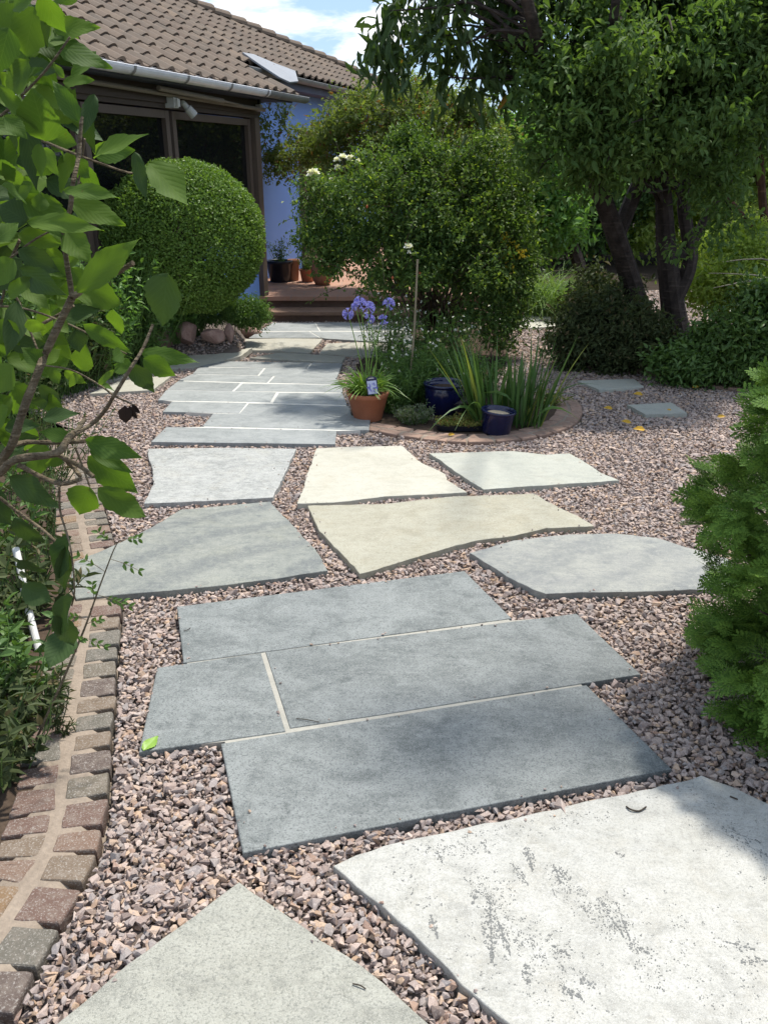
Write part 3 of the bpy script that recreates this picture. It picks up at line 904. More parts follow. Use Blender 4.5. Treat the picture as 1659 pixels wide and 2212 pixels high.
def verge(m):                                            # right limit of the roof at height m
    if m < M_STEP: return s_end - 0.14 - 0.42 * m
    return hip_s(m)


def tiles():
    mb = MB(); tw, ex = 0.262, 0.268 / RS
    nc = int(5.4 / ex)
    for r in range(nc):
        m0, m1 = r * ex - 0.04, (r + 1) * ex + 0.03
        lim = verge(max(m0, 0) + 0.1)
        k0 = int(S0 / tw) - 1
        while (k0 + 1) * tw < lim:
            a = np.linspace(k0 * tw - 0.012, (k0 + 1) * tw, 10); a = np.minimum(a, lim + 0.05)
            fr = (a - k0 * tw) / tw
            prof = np.where(fr < 0.52, 0.034 * np.sin(np.clip(fr, 0, 0.52) / 0.52 * math.pi) ** 0.8, -0.010 * np.sin((fr - 0.52) / 0.48 * math.pi))
            dj = rng.normal() * 0.004; lift = 0.034 + rng.normal() * 0.002
            row = lambda mm, hh: np.array([RP(s, mm, p + hh) for s, p in zip(a, prof)])
            V = np.concatenate([row(m0 + dj + 0.004, lift - 0.030), row(m0 + dj, lift), row(m1 + dj, 0.006)])
            mb.add(V, grid_faces(3, 10)[:, ::-1]); k0 += 1
    return mb


part('roof', tiles(), M['tile'], HOUSE)
roof = [c for c in HOUSE.children if c.name.startswith('roof')][0]
# roof deck under the tiles, soffit and fascia, the slopes on the far side
mb = MB()
top_m = 5.2
A = [RP(S0, 0, -0.05), RP(s_end - 0.3, 0, -0.05), RP(s_end - 0.65, M_STEP, -0.05), RP(hip_s(M_STEP) - 0.1, M_STEP, -0.05), RP(hip_s(top_m), top_m, -0.05), RP(S0, top_m, -0.05)]
mb.add(np.array(A), np.arange(6)[None])
B = [RP(hip_s(M_STEP), M_STEP, -0.05), RP(hip_s(top_m), top_m, -0.05), H(hip_s(M_STEP) + 1.0, E_O - M_STEP - 10, E_Z + T * M_STEP)]
mb.add(np.array(B), np.arange(3)[None])
C_ = [RP(S0, top_m, -0.05), RP(hip_s(top_m), top_m, -0.05), H(hip_s(top_m), E_O - 2 * top_m - 1, E_Z), H(S0, E_O - 2 * top_m - 1, E_Z)]
mb.add(np.array(C_), np.arange(4)[None]); part('roof_deck', mb, M['lintel'], HOUSE)
mb = MB(); hbox(mb, S0, s_end - 0.25, -0.20, E_O - 0.05, 2.185, 2.205); hbox(mb, S0, s_end - 0.25, E_O - 0.05, E_O - 0.02, 2.175, 2.25); part('soffit', mb, M['soffit'], HOUSE)
mb = MB(); hbox(mb, s_end - 0.25, 9, -0.66, E_O - M_STEP - 0.02, E_Z + T * M_STEP - 0.16, E_Z + T * M_STEP - 0.13); hbox(mb, s_end - 0.24, 9, E_O - M_STEP - 0.03, E_O - M_STEP, E_Z + T * M_STEP - 0.18, E_Z + T * M_STEP - 0.02); part('soffit', mb, M['soffit'], HOUSE)
mb = MB(); hbox(mb, -0.12, s_end - 0.27, -0.66, -0.22, 2.09, 2.12); part('soffit', mb, M['wall'], HOUSE)
# hip tiles: overlapping half rounds
mb = MB(); k = 0; mm = 0.25; mstep = 0.40 / math.hypot(HB, RS)
while mm < 5.0:
    a, b = RP(hip_s(mm - mstep * 0.1), mm - mstep * 0.1, 0.035), RP(hip_s(mm + mstep), mm + mstep, 0.012)
    t = nrm(b - a); s_ = nrm(np.cross(t, UP)); u_ = np.cross(s_, t); ang = np.linspace(-0.25, math.pi + 0.25, 9)
    ring = lambda c, r: np.array([c + r * (math.cos(q) * s_ + 0.8 * math.sin(q) * u_) for q in ang])
    V = np.concatenate([ring(a, 0.085), ring(a, 0.118), ring(b, 0.10)]); mb.add(V, grid_faces(3, 9)); mm += mstep
part('hip_tiles', mb, M['tile'], HOUSE)


def gutter(s0, s1, o, z, m, r=0.066):
    mb = MB(); ang = np.linspace(math.pi, 2 * math.pi, 11)
    prof = [(math.cos(a) * r, math.sin(a) * r) for a in ang] + [(r - .006, 0.004), ] + [(math.cos(a) * (r - .006), math.sin(a) * (r - .006)) for a in ang[::-1]]
    prof = np.array(prof); n = len(prof)
    ss = np.array([s0, s1])
    V = np.array([[H(s, o + p[0], z + p[1]) for p in prof] for s in ss]).reshape(-1, 3)
    mb.add(V, grid_faces(2, n))
    for s in (s0, s1):                                   # stop ends
        e_ = np.array([H(s, o + p[0], z + p[1]) for p in prof[:11]]); mb.add(e_, np.arange(11)[None])
    g = part('gutter', mb, m, HOUSE)
    for s in np.arange(s0 + 0.35, s1, 0.9):
        b = MB()              # brackets and unions clasp the gutter
        V = np.array([[H(s + d, o + p[0] * 1.07, z + p[1] * 1.07) for p in prof[:11]] for d in (-0.02, 0.02)]).reshape(-1, 3)
        part('bracket', b.add(V, grid_faces(2, 11)), M['gutter_old'], g)


gutter(S0, s_end - 1.2, E_O + 0.055, 2.245, M['gutter'])
gutter(s_end - 1.19, s_end - 0.02, E_O + 0.055, 2.245, M['gutter_old'])
gutter(s_end - 0.45, 8.0, E_O - M_STEP + 0.058, E_Z + T * M_STEP - 0.03, M['gutter_old'], 0.062)
# wide pale flat trim on the gutter edge of the near slope
mb = MB(); hbox(mb, S0, s_end - 2.4, E_O - 0.025, E_O + 0.02, 2.262, 2.278); part('eaves_trim', mb, M['gutter'], HOUSE)
# lead flashing over the verge step
mb = MB()
q = [roof_hit(*p) for p in ((520, 124), (545, 128), (585, 145), (634, 163), (640, 186), (622, 188), (600, 178), (560, 152))]
n = len(q); V = np.concatenate([[RP(s, m_, 0.066) for s, m_ in q], [RP(s, m_, 0.045) for s, m_ in q]])
i_ = np.arange(n); j_ = (i_ + 1) % n; mb.add(V, np.stack([i_, i_ + n, j_ + n, j_], 1)); mb.F.setdefault(n, []).append(i_[None])
part('flashing', mb, M['lead'], HOUSE)
# floodlights and folded awning rails under the eaves
SL = np.dot(at(378, 215, 9.4) - H(0, 0, 0), FD)
mb = MB(); hbox(mb, -2.14, -2.05, 0.022, 0.12, 1.99, 2.09); hbox(mb, -2.12, -2.07, 0.12, 0.15, 2.0, 2.07); fl = part('floodlight', mb, M['white_plastic'], HOUSE)
mb = MB(); a = H(-1.86, 0.06, 2.07)
tube(mb, [a, a + 0.04 * UP * -1], 0.02, 8)
dv = nrm(0.5 * FD + 0.5 * FN - 0.75 * UP); tube(mb, [a - 0.02 * UP, a - 0.02 * UP + dv * 0.06, a + dv * 0.07 - 0.02 * UP, a - 0.02 * UP + dv * 0.16], [0.026, 0.03, 0.042, 0.045], 12)
part('floodlight', mb, M['white_plastic'], HOUSE)
mb = MB(); tube(mb, [H(-4.6, 0.10, 2.13), H(-0.05, 0.13, 2.075)], 0.022, 8); tube(mb, [H(-2.5, 0.18, 2.135), H(-1.25, 0.20, 2.10)], 0.024, 8)
tube(mb, [H(-1.25, 0.20, 2.10), H(-0.1, 0.07, 2.08)], 0.012, 6); part('awning_arm', mb, M['awning'], HOUSE)
mb = MB(); hbox(mb, -0.10, -0.02, 0.046, 0.10, 2.06, 2.13); part('awning_bracket', mb, M['white_plastic'], HOUSE)
mb = MB(); hbox(mb, -0.08, -0.045, 0.06, 0.09, 2.13, 2.24); part('awning_bracket', mb, M['dark_plastic'], HOUSE)

# ------------------------------------------------------------------ patio and steps


def m_brick():
    m, N = new_mat('patio_paver'); c = N('TexCoord').outputs['Object']
    br = N('TexBrick', {'Vector': N.scale(c, (1, 1, 1)), 'Scale': 1.0, 'Mortar Size': 0.006, 'Brick Width': 0.30, 'Row Height': 0.30, 'Color1': (0.40, 0.22, 0.15, 1), 'Color2': (0.34, 0.19, 0.13, 1), 'Mortar': (0.28, 0.21, 0.17, 1)})
    n = N.noise(c, 9, 5, 0.7)
    col = N.mix(N.ramp(n, [(0.4, 0.0), (0.75, 0.6)]), br.outputs[0], (0.46, 0.31, 0.23))
    N.out(col, 0.8, N.bump(n, 0.2, 0.004), 0.25)
    return m


M['paver'] = m_brick()
M['tread'] = m_flat('step_tread', (0.26, 0.165, 0.115), 0.8, 0.2, 25, 0.5, 0.3)
M['riser'] = m_flat('step_riser', (0.155, 0.10, 0.075), 0.85, 0.2, 25, 0.6, 0.4)
y_r2 = G(650, 696)[1]; g0 = float(gz(y_r2))
PAT = thing('patio_steps', (-0.9, y_r2 + 0.5, g0), 'red paved patio with two brown brick steps leading up to the house', 'patio steps')
xl, xr = ZP(515, 648, DECK)[0], 1.3
x2l = G(566, 690)[0]


def abox(mb, x0, x1, y0, y1, z0, z1):
    return box(mb, ((x0 + x1) / 2, (y0 + y1) / 2, (z0 + z1) / 2), ((x1 - x0) / 2, (y1 - y0) / 2, (z1 - z0) / 2))


yd = y_r2 + 0.36
mb = MB(); abox(mb, xl - 0.4, xr, yd - 0.03, 19, DECK - 0.05, DECK); part('deck', mb, M['paver'], PAT)
mb = MB(); abox(mb, xl - 0.4, xr, yd + 0.02, 19, g0 - 0.2, DECK - 0.05); part('riser', mb, M['riser'], PAT)
mb = MB(); abox(mb, x2l, xr, y_r2 - 0.03, yd + 0.019, g0 + 0.09, g0 + 0.13); part('tread', mb, M['tread'], PAT)
mb = MB(); abox(mb, x2l + 0.03, xr, y_r2, yd + 0.018, g0 - 0.1, g0 + 0.09); part('riser', mb, M['riser'], PAT)

# ------------------------------------------------------------------ foliage builders


def leaf_cloud(mb, P, D, Nn, L, Wd, kind='d'):
    """leaves at P pointing along D with normals near Nn; every leaf is its own island"""
    n = len(P); D = nrm(D); S = nrm(np.cross(D, Nn)); Nn = np.cross(S, D)
    L = np.broadcast_to(L, (n,))[:, None]; Wd = np.broadcast_to(Wd, (n,))[:, None]
    if kind == 'd':
        loc = [(0, 0, 0), (.45, .5, .10), (1, 0, -.12), (.45, -.5, .10)]; F = [[0, 1, 2], [0, 2, 3]]
    elif kind == 'o':
        loc = [(0, 0, 0), (.28, .42, .06), (.65, .36, .0), (1, 0, -.22), (.65, -.36, .0), (.28, -.42, .06), (.28, 0, -.03), (.65, 0, -.09)]
        F = [[0, 1, 6], [1, 2, 7], [1, 7, 6], [2, 3, 7], [0, 6, 5], [6, 7, 4], [6, 4, 5], [7, 3, 4]]
    elif kind == 'l':                                     # lobed, five points
        loc = [(0, 0, 0), (.12, .42, .03), (.38, .28, 0), (.52, .52, -.05), (.62, .20, -.02), (1, 0, -.15), (.62, -.20, -.02), (.52, -.52, -.05), (.38, -.28, 0), (.12, -.42, .03)]
        F = [[0, 1, 2], [0, 2, 4], [2, 3, 4], [0, 4, 5], [0, 5, 6], [0, 6, 8], [6, 7, 8], [0, 8, 9]]
    loc = np.array(loc); k = len(loc)
    V = P[:, None] + loc[None, :, 0, None] * (L * D)[:, None] + loc[None, :, 1, None] * (Wd * S)[:, None] + loc[None, :, 2, None] * (L * Nn)[:, None]
    F = np.array(F)[None] + (np.arange(n) * k)[:, None, None]
    mb.add(V.reshape(-1, 3), F.reshape(-1, 3))


def blob(x, y, Y, rx, ry, rd=None):
    """ellipsoid seen at (x, y) of the frame, rx by ry frame pixels, standing at depth Y"""
    c = at(x, y, Y); k = ppm(c); rx, ry = rx / k, ry / k
    return np.array([*c, rx, rd if rd else rx * 0.85, ry])


def sample_blobs(B, n, shell=0.6, lump=0.28, freq=1.6, seed=0, zmin=None):
    g = np.random.default_rng(seed); B = np.atleast_2d(B)
    w = (B[:, 3] * B[:, 4] * B[:, 5]) ** (2 / 3); w /= w.sum()
    i = g.choice(len(B), n, p=w); u = nrm(g.normal(size=(n, 3)))
    r = shell + (1 - shell) * g.uniform(size=n) ** 0.55
    r *= 1 + lump * vnoise(B[i, :3] + u * B[i, 3:], freq, seed)
    P = B[i, :3] + u * B[i, 3:] * r[:, None]
    O = nrm(u / B[i, 3:])
    if zmin is not None:
        k = P[:, 2] > zmin + 0; P, O = P[k], O[k]
    return P, O


def crown(B, ncl, k, L, wr, kind='o', droop=0.3, spread=0.09, shell=0.6, lump=0.28, freq=1.6, seed=0, gap=-0.45, gapf=2.2, up=0.9, outw=0.6, zmin=None, mb=None):
    g = np.random.default_rng(seed + 50)
    P, O = sample_blobs(B, ncl, shell, lump, freq, seed, zmin)
    keep = vnoise(P, gapf, seed + 7) > gap; P, O = P[keep], O[keep]
    n = len(P)
    tw = nrm(O * outw + g.normal(size=(n, 3)) * 0.55 + [0, 0, -droop * 0.6])
    t = g.uniform(-1, 1, (n, k, 1))
    Q = P[:, None] + tw[:, None] * t * spread * 1.6 + g.normal(size=(n, k, 3)) * spread * 0.5
    D = tw[:, None] * 0.7 + g.normal(size=(n, k, 3)) * 0.75 + [0, 0, -droop]
    Nn = O[:, None] * 0.5 + [0, 0, up] + g.normal(size=(n, k, 3)) * 0.5
    m = n * k; ll = L * np.exp(g.normal(size=m) * 0.22)
    mb = mb or MB()
    leaf_cloud(mb, Q.reshape(m, 3), D.reshape(m, 3), Nn.reshape(m, 3), ll, ll * wr * g.uniform(0.85, 1.15, m), kind)
    return mb


def clumps(B, n, r, flat=0.55, shell=0.6, seed=0, lump=0.3, freq=1.6):
    """break big ellipsoids into many small flattened ones"""
    g = np.random.default_rng(seed + 900); P, O = sample_blobs(B, n, shell, lump, freq, seed + 11)
    q = r * g.uniform(.55, 1.35, (len(P), 1))
    return np.concatenate([P, q, q, q * flat], 1)


def shoots(mb, st, B, n, ln, L, wr, kind, seed, up=0.5, k=16, outw=.9):
    """stray leafy shoots growing out of the surface"""
    g = np.random.default_rng(seed); P, O = sample_blobs(B, n, .8, .15, 1.6, seed + 3)
    for p, o in zip(P, O):
        d = nrm(o * outw + [0, 0, up] + g.normal(size=3) * .35); l = ln * g.uniform(.4, 1.25)
        q = smooth_path([p, p + d * l * .5, p + d * l + np.array([0, 0, -.28 * l]) * g.uniform(0, 1)], 8); tube(st, q, np.linspace(.0035, .0012, len(q)), 4, False)
        i = g.uniform(.1, 1, k) * (len(q) - 1); a = np.floor(i).astype(int).clip(0, len(q) - 2); f = (i - a)[:, None]; c = q[a] * (1 - f) + q[a + 1] * f
        leaf_cloud(mb, c, g.normal(size=(k, 3)) * .8 + d * .5, g.normal(size=(k, 3)) * .5 + [0, 0, .9], L * g.uniform(.6, 1.2, k), L * wr * g.uniform(.8, 1.2, k), kind)


def limbs(mb, start, B, n, r0, seed, r1=0.004, wob=0.12, ns=5):
    """branches from a path of starts to points inside the blobs"""
    g = np.random.default_rng(seed); P, O = sample_blobs(B, n, 0.35, 0.2, 1.5, seed + 3)
    start = np.atleast_2d(start)
    for p in P:
        d = np.linalg.norm(start - p, axis=1); s = start[np.argsort(d)[g.integers(0, max(1, len(start) // 2))]]
        L = np.linalg.norm(p - s); m1 = s * 0.66 + p * 0.34 + g.normal(size=3) * wob * L * 0.4 + [0, 0, 0.10 * L]; m2 = s * 0.33 + p * 0.67 + g.normal(size=3) * wob * L * 0.3 + [0, 0, 0.08 * L]
        q = smooth_path([s, m1, m2, p], 9); tube(mb, q, np.linspace(r0 * g.uniform(.5, 1), r1, len(q)), ns, False)
    return mb


def blades(mb, P, D, bend, L, Wd, ns=7, tip=1.0, seed=0, fold=0.12):
    """strap leaves: start P, start direction D, drooping by bend"""
    n = len(P); g = np.random.default_rng(seed); D = nrm(D); t = np.linspace(0, 1, ns)
    L = np.broadcast_to(L, (n,)); bend = np.broadcast_to(bend, (n,)); Wd = np.broadcast_to(Wd, (n,))
    h = D * [1, 1, 0] + g.normal(size=(n, 3)) * [0.02, 0.02, 0]; h = nrm(h)
    C = P[:, None] + D[:, None] * (L[:, None] * t)[..., None] + (bend * L)[:, None, None] * (h[:, None] * (0.55 * t ** 2)[None, :, None] - np.array([0, 0, 1.0]) * (0.75 * t ** 2.4)[None, :, None])
    T = nrm(np.gradient(C, axis=1)); S = nrm(np.cross(T, h[:, None] + [0, 0, 0.3]) + g.normal(size=(n, 1, 3)) * 0.25)
    w = Wd[:, None] * np.clip(np.minimum(1, (1 - t) * 3.2 * tip) ** 0.8 * (0.7 + 0.3 * np.sin(t * math.pi)), 0.04, 1)[None]
    Nv = np.cross(S, T)
    V = np.stack([C - S * w[..., None] / 2 + Nv * w[..., None] * fold, C, C + S * w[..., None] / 2 + Nv * w[..., None] * fold], 2)
    f = grid_faces(ns, 3)
    mb.add(V.reshape(-1, 3), (f[None] + (np.arange(n) * ns * 3)[:, None, None]).reshape(-1, 4))
    return C


def disc_pts(c, r, n, seed=0):
    g = np.random.default_rng(seed); a = g.uniform(0, 6.283, n); q = r * np.sqrt(g.uniform(size=n))
    x = c[0] + q * np.cos(a); y = c[1] + q * np.sin(a)
    return np.stack([x, y, np.full(n, float(c[2]))], 1)


def stems(mb, base, tops, r0, r1=0.002, wob=0.1, seed=0, ns=5, n=7):
    g = np.random.default_rng(seed)
    for b, t in zip(base, tops):
        L = np.linalg.norm(t - b); m = (b + t) / 2 + g.normal(size=3) * wob * L * [1, 1, .3]
        q = smooth_path([b, m, t], n); tube(mb, q, np.linspace(r0, r1, len(q)), ns, False)
    return mb


def plant(name, base, label, cat, group=None, **parts_):
    e = thing(name, base, label, cat, group)
    for k, (mb, m) in parts_.items():
        part(k, mb, M[m], e)
    return e


GL = 1.0
M['bark'] = m_bark('bark', (0.022, 0.017, 0.015), (0.062, 0.048, 0.041))
M['bark_red'] = m_bark('bark_red', (0.05, 0.026, 0.018), (0.12, 0.060, 0.038))
M['stem'] = m_bark('stem', (0.045, 0.035, 0.024), (0.10, 0.08, 0.055), 30)
M['twig'] = m_bark('twig', (0.10, 0.075, 0.045), (0.20, 0.16, 0.105), 60)
M['pale_twig'] = m_bark('pale_twig', (0.20, 0.17, 0.13), (0.34, 0.30, 0.24), 40)
M['leaf_dome'] = m_leaf('leaf_dome', (0.080, 0.150, 0.028), (0.205, 0.315, 0.062), 0.3, 0.45, 0.3, 1.2)
M['leaf_cherry'] = m_leaf('leaf_cherry', (0.032, 0.063, 0.020), (0.068, 0.110, 0.034), 0.30, 0.5, 0.25, 1.0, 1.3, (0.30, 0.17, 0.03), 0.006)
M['leaf_mid'] = m_leaf('leaf_mid', (0.054, 0.106, 0.029), (0.122, 0.190, 0.056), 0.40, 0.6, 0.16, 1.2, 1.4)
M['leaf_rose'] = m_leaf('leaf_rose', (0.045, 0.094, 0.026), (0.128, 0.200, 0.050), 0.34, 0.5, 0.22, 2.0, 1.3, (0.23, 0.31, 0.055), 0.10)
M['leaf_olive'] = m_leaf('leaf_olive', (0.085, 0.130, 0.034), (0.195, 0.235, 0.070), 0.4, 0.5, 0.25, 1.6, 1.3, (0.18, 0.09, 0.04), 0.05)
M['leaf_light'] = m_leaf('leaf_light', (0.076, 0.165, 0.041), (0.165, 0.303, 0.076), 0.42, 0.45, 0.35, 1.4, 1.35)
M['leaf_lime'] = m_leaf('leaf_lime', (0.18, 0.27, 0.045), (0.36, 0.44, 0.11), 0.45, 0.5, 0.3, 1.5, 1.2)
M['leaf_dark'] = m_leaf('leaf_dark', (0.036, 0.056, 0.022), (0.084, 0.100, 0.038), 0.2, 0.6, 0.18, 1.5, 1.3, (0.12, 0.10, 0.05), 0.05)
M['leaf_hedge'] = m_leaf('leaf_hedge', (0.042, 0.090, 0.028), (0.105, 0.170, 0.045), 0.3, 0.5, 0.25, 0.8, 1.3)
M['leaf_cover'] = m_leaf('leaf_cover', (0.050, 0.105, 0.027), (0.124, 0.211, 0.050), 0.30, 0.45, 0.35, 3.0, 1.3)
M['leaf_grey'] = m_leaf('leaf_grey', (0.10, 0.125, 0.075), (0.20, 0.225, 0.145), 0.2, 0.55, 0.3, 3.0, 1.2)
M['leaf_sedum'] = m_leaf('leaf_sedum', (0.12, 0.15, 0.03), (0.28, 0.28, 0.07), 0.15, 0.5, 0.3, 4.0, 1.1, (0.26, 0.12, 0.05), 0.08)
M['leaf_plum'] = m_leaf('leaf_plum', (0.040, 0.030, 0.034), (0.085, 0.065, 0.065), 0.1, 0.4, 0.4, 4.0, 1.2)
M['leaf_iris'] = m_leaf('leaf_iris', (0.045, 0.105, 0.030), (0.100, 0.175, 0.045), 0.22, 0.42, 0.3, 2.0, 1.15, (0.20, 0.24, 0.05), 0.05)
M['leaf_lily'] = m_leaf('leaf_lily', (0.10, 0.20, 0.035), (0.24, 0.36, 0.075), 0.3, 0.38, 0.4, 3.0, 1.15)
M['leaf_grass'] = m_leaf('leaf_grass', (0.091, 0.169, 0.046), (0.195, 0.286, 0.091), 0.3, 0.5, 0.3, 1.0, 1.1)
M['leaf_straw'] = m_leaf('leaf_straw', (0.22, 0.20, 0.12), (0.36, 0.32, 0.20), 0.3, 0.6, 0.2, 2.0, 1.1)
M['thuja'] = m_leaf('thuja', (0.034, 0.086, 0.018), (0.195, 0.320, 0.055), 0.14, 0.6, 0.1, 2.2, 1.0)
M['petal_white'] = m_leaf('petal_white', (0.78, 0.77, 0.72), (0.86, 0.85, 0.80), 0.2, 0.6, 0.2, 3.0, 1.0)
M['petal_blue'] = m_leaf('petal_blue', (0.20, 0.19, 0.62), (0.36, 0.35, 0.80), 0.25, 0.5, 0.2, 8.0, 1.1)
M['petal_lilac'] = m_leaf('petal_lilac', (0.26, 0.22, 0.48), (0.42, 0.38, 0.64), 0.2, 0.6, 0.2, 8.0, 1.1)
M['petal_yellow'] = m_leaf('petal_yellow', (0.62, 0.45, 0.03), (0.75, 0.60, 0.08), 0.2, 0.6, 0.2, 8.0, 1.1)
M['hip'] = m_flat('rose_hip', (0.42, 0.09, 0.03), 0.35, 0.5, 60, 0.3, 0.02)

# ------------------------------------------------------------------ clipped dome in front of the house
DB = np.array([-1.87, 8.2, 0.0])


def dome_shape(u, v):
    """u azimuth, v from 0 (top) to 1 (bottom): a rounded gumdrop that tucks in at the foot"""
    th = np.clip(v, 0, 1) * math.pi * 0.92
    r = 0.715 * np.sin(th) ** 0.92
    z = 0.83 + 0.69 * np.cos(th)
    return np.stack([r * np.cos(u), r * (np.sin(u) * 0.84 + np.cos(u) * 0.26), z], -1)


g = np.random.default_rng(21)
n = 62000
u = g.uniform(0, 6.283, n); v = np.arccos(1 - g.uniform(0, 1, n) * (1 - math.cos(math.pi * 0.92))) / (math.pi * 0.92) ; v = np.clip(v, 0.0, 1)
P = dome_shape(u, v); e1 = dome_shape(u + 0.01, v) - P; e2 = dome_shape(u, np.clip(v + 0.01, 0, 1.01)) - P
O = nrm(np.cross(e2, e1)); O *= np.sign(np.sum(O * (P - [0, 0, 0.83]), 1))[:, None]
lum = vnoise(P, 3.4, 5) * 0.022 + vnoise(P, 11.0, 6) * 0.020
P = P + O * (lum - g.uniform(0, 1, n) ** 1.5 * 0.13)[:, None] + DB
mb = MB(); leaf_cloud(mb, P, O * 0.25 + g.normal(size=(n, 3)) * 0.7 + [0, 0, .15], O * .9 + [0, 0, .35] + g.normal(size=(n, 3)) * 0.45, g.uniform(.020, .036, n), g.uniform(.014, .023, n))
br = MB(); limbs(br, [DB + [0, 0, .03], DB + [.05, 0, .15]], np.array([[*(DB + [0, 0, .85]), .6, .55, .5]]), 60, 0.02, 4)
plant('clipped_bush', DB, 'large clipped dome of small bright green leaves in front of the dark windows', 'clipped bush', foliage=(mb, 'leaf_dome'), branches=(br, 'stem'))

# low ground cover and rocks at its foot
B = [blob(x, y, Y, rx, ry, rd) for x, y, Y, rx, ry, rd in ((395, 674, 8.55, 55, 18, .2), (465, 673, 8.6, 60, 20, .2), (535, 676, 8.8, 42, 26, .2), (345, 680, 8.5, 30, 14, .2))]
mb = crown(B, 1700, 9, 0.036, 0.34, 'd', 0.0, 0.045, 0.55, 0.3, 4.0, 31, -0.9)
plant('low_shrub', G(470, 700), 'spreading low green shrub under the clipped dome behind the red rocks', 'shrub', foliage=(mb, 'leaf_cover'))
M['rock'] = m_stone('red_rock', (0.27, 0.155, 0.125), (0.42, 0.29, 0.24), (0.15, 0.09, 0.075), 0.35, 0.6, 0.6, 0.85, (0.33, 0.22, 0.19), 3.0)


def rock(x, y, w, h, label, seed, lean=0.0):
    g = np.random.default_rng(seed); c = G(x, y + h * 0.55); c = c - np.array([c[0] / c[1], 1, 0]) * 0.12; k = ppm(c); w, h = w / k * 0.92, h / k * 1.08
    bm = bmesh.new(); bmesh.ops.create_icosphere(bm, subdivisions=3, radius=1)
    V = np.array([v.co[:] for v in bm.verts]); F = np.array([[v.index for v in f.verts] for f in bm.faces]); bm.free()
    V *= (1 + 0.20 * vnoise(V + seed, 0.9, seed) + 0.07 * vnoise(V, 2.6, seed))[:, None]
    for _ in range(7):                                    # flat broken faces
        d = nrm(g.normal(size=3)); q = V @ d; lim = np.percentile(q, 84); V -= np.outer(np.clip(q - lim, 0, None) * 0.85, d)
    V[:, 0] += lean * V[:, 2]
    V = V * [w * .56, w * .42, h * .62] + [c[0], c[1], c[2] + h * 0.34]
    return solo('edging_rock', MB().add(V, F), M['rock'], label, 'rock', 'red rocks edging the bed', origin=(c[0], c[1], c[2]))


for a in [(322, 713, 48, 44, 'tall reddish rock left of the others, next to a pale yellow blade', 1, -.2), (358, 713, 40, 40, 'narrow pinkish rock between the tall one and the wide one', 2),
          (403, 711, 58, 36, 'wide flat-topped pink rock in the middle of the row', 3, .1), (462, 714, 52, 34, 'rounded red rock under the drooping ground cover', 4),
          (497, 711, 24, 34, 'small upright rock wedged between two larger red ones', 5), (541, 709, 52, 22, 'low long rock closest to the slates by the steps', 6),
          (287, 728, 26, 30, 'small rock at the left end of the row beside grey foliage', 7), (212, 752, 34, 22, 'low rock half hidden behind the leafy shrub', 8)]:
    rock(*a)

# ------------------------------------------------------------------ big trees on the right
def path_px(L, n=22):
    return smooth_path([at(x, y, Y) for x, y, Y in L], n)


# cherry: leaning trunk with long drooping leaves overhead
CB = G(1405, 775)
tr = MB()
base = np.array([CB[0], CB[1], CB[2] - 0.1])
tA = np.concatenate([[base], path_px([(1400, 740, CB[1]), (1372, 640, CB[1] - .1), (1340, 540, CB[1] - .3), (1305, 440, CB[1] - .5), (1262, 330, CB[1] - .8), (1205, 215, CB[1] - 1.2), (1165, 100, CB[1] - 1.6), (1120, -60, CB[1] - 1.9), (1060, -240, CB[1] - 2.1)], 40)])
tube(tr, tA, np.interp(np.linspace(0, 1, len(tA)), [0, .12, .5, 1], [0.145, 0.10, 0.07, 0.025]), 10)
tA2 = path_px([(1330, 515, CB[1] - .3), (1385, 380, CB[1] - .1), (1450, 230, CB[1]), (1530, 60, CB[1] + .2), (1600, -150, CB[1] + .2)], 24)
tube(tr, tA2, np.linspace(0.075, 0.03, len(tA2)), 8)
tA3 = path_px([(1262, 330, CB[1] - .8), (1300, 180, CB[1] - 1.4), (1330, 0, CB[1] - 1.9), (1340, -220, CB[1] - 2.1)], 20); tube(tr, tA3, np.linspace(0.05, 0.02, len(tA3)), 7)
cb = [blob(1010, -30, 7.0, 130, 90, .5), blob(900, 50, 6.9, 90, 50, .35), blob(1090, 70, 7.1, 100, 70, .5), blob(1180, -60, 7.0, 160, 90, .6), blob(830, 110, 6.8, 45, 45, .2), blob(985, 130, 6.9, 60, 45, .3), blob(1060, 150, 7.0, 60, 50, .3)]
cb2 = [blob(1380, -20, 7.4, 120, 70, .5), blob(1480, 40, 7.6, 170, 130, .8), blob(1600, 130, 7.8, 120, 170, .8), blob(1620, -20, 7.6, 150, 100, .7)]
hang = crown(cb, 205, 10, 0.140, 0.32, 'o', 1.0, 0.12, 0.25, 0.25, 2.0, 41, -0.30, 2.4, 0.25, 0.55)
crown(clumps(cb2, 90, .34, .5, .5, 42), 900, 11, 0.115, 0.36, 'o', 0.6, 0.11, 0.3, 0.25, 1.6, 42, -0.9, 1.8, 0.7, 0.5, mb=hang)
# high canopy that dapples the near slabs
hi = np.array([[1.93, 4.2, 6.4, .30, .22, .25], [2.4, 4.3, 6.5, .20, .18, .25], [2.85, 4.5, 6.5, .28, .22, .25]])
crown(hi, 44, 11, 0.105, 0.36, 'o', 0.7, 0.12, 0.2, 0.25, 1.6, 43, -2, 1.8, 0.5, 0.5, mb=hang)
limbs(tr, tA[-22:], np.array(cb), 38, 0.022, 5); limbs(tr, np.concatenate([tA2[8:], tA3[6:]]), np.array(cb2), 40, 0.025, 6)
limbs(tr, np.concatenate([tA3[-4:], tA2[-4:]]), hi, 5, 0.009, 7)
plant('cherry_tree', CB, 'leaning dark cherry tree with long drooping leaves overhead', 'tree', trunk=(tr, 'bark'), crown=(hang, 'leaf_cherry'))

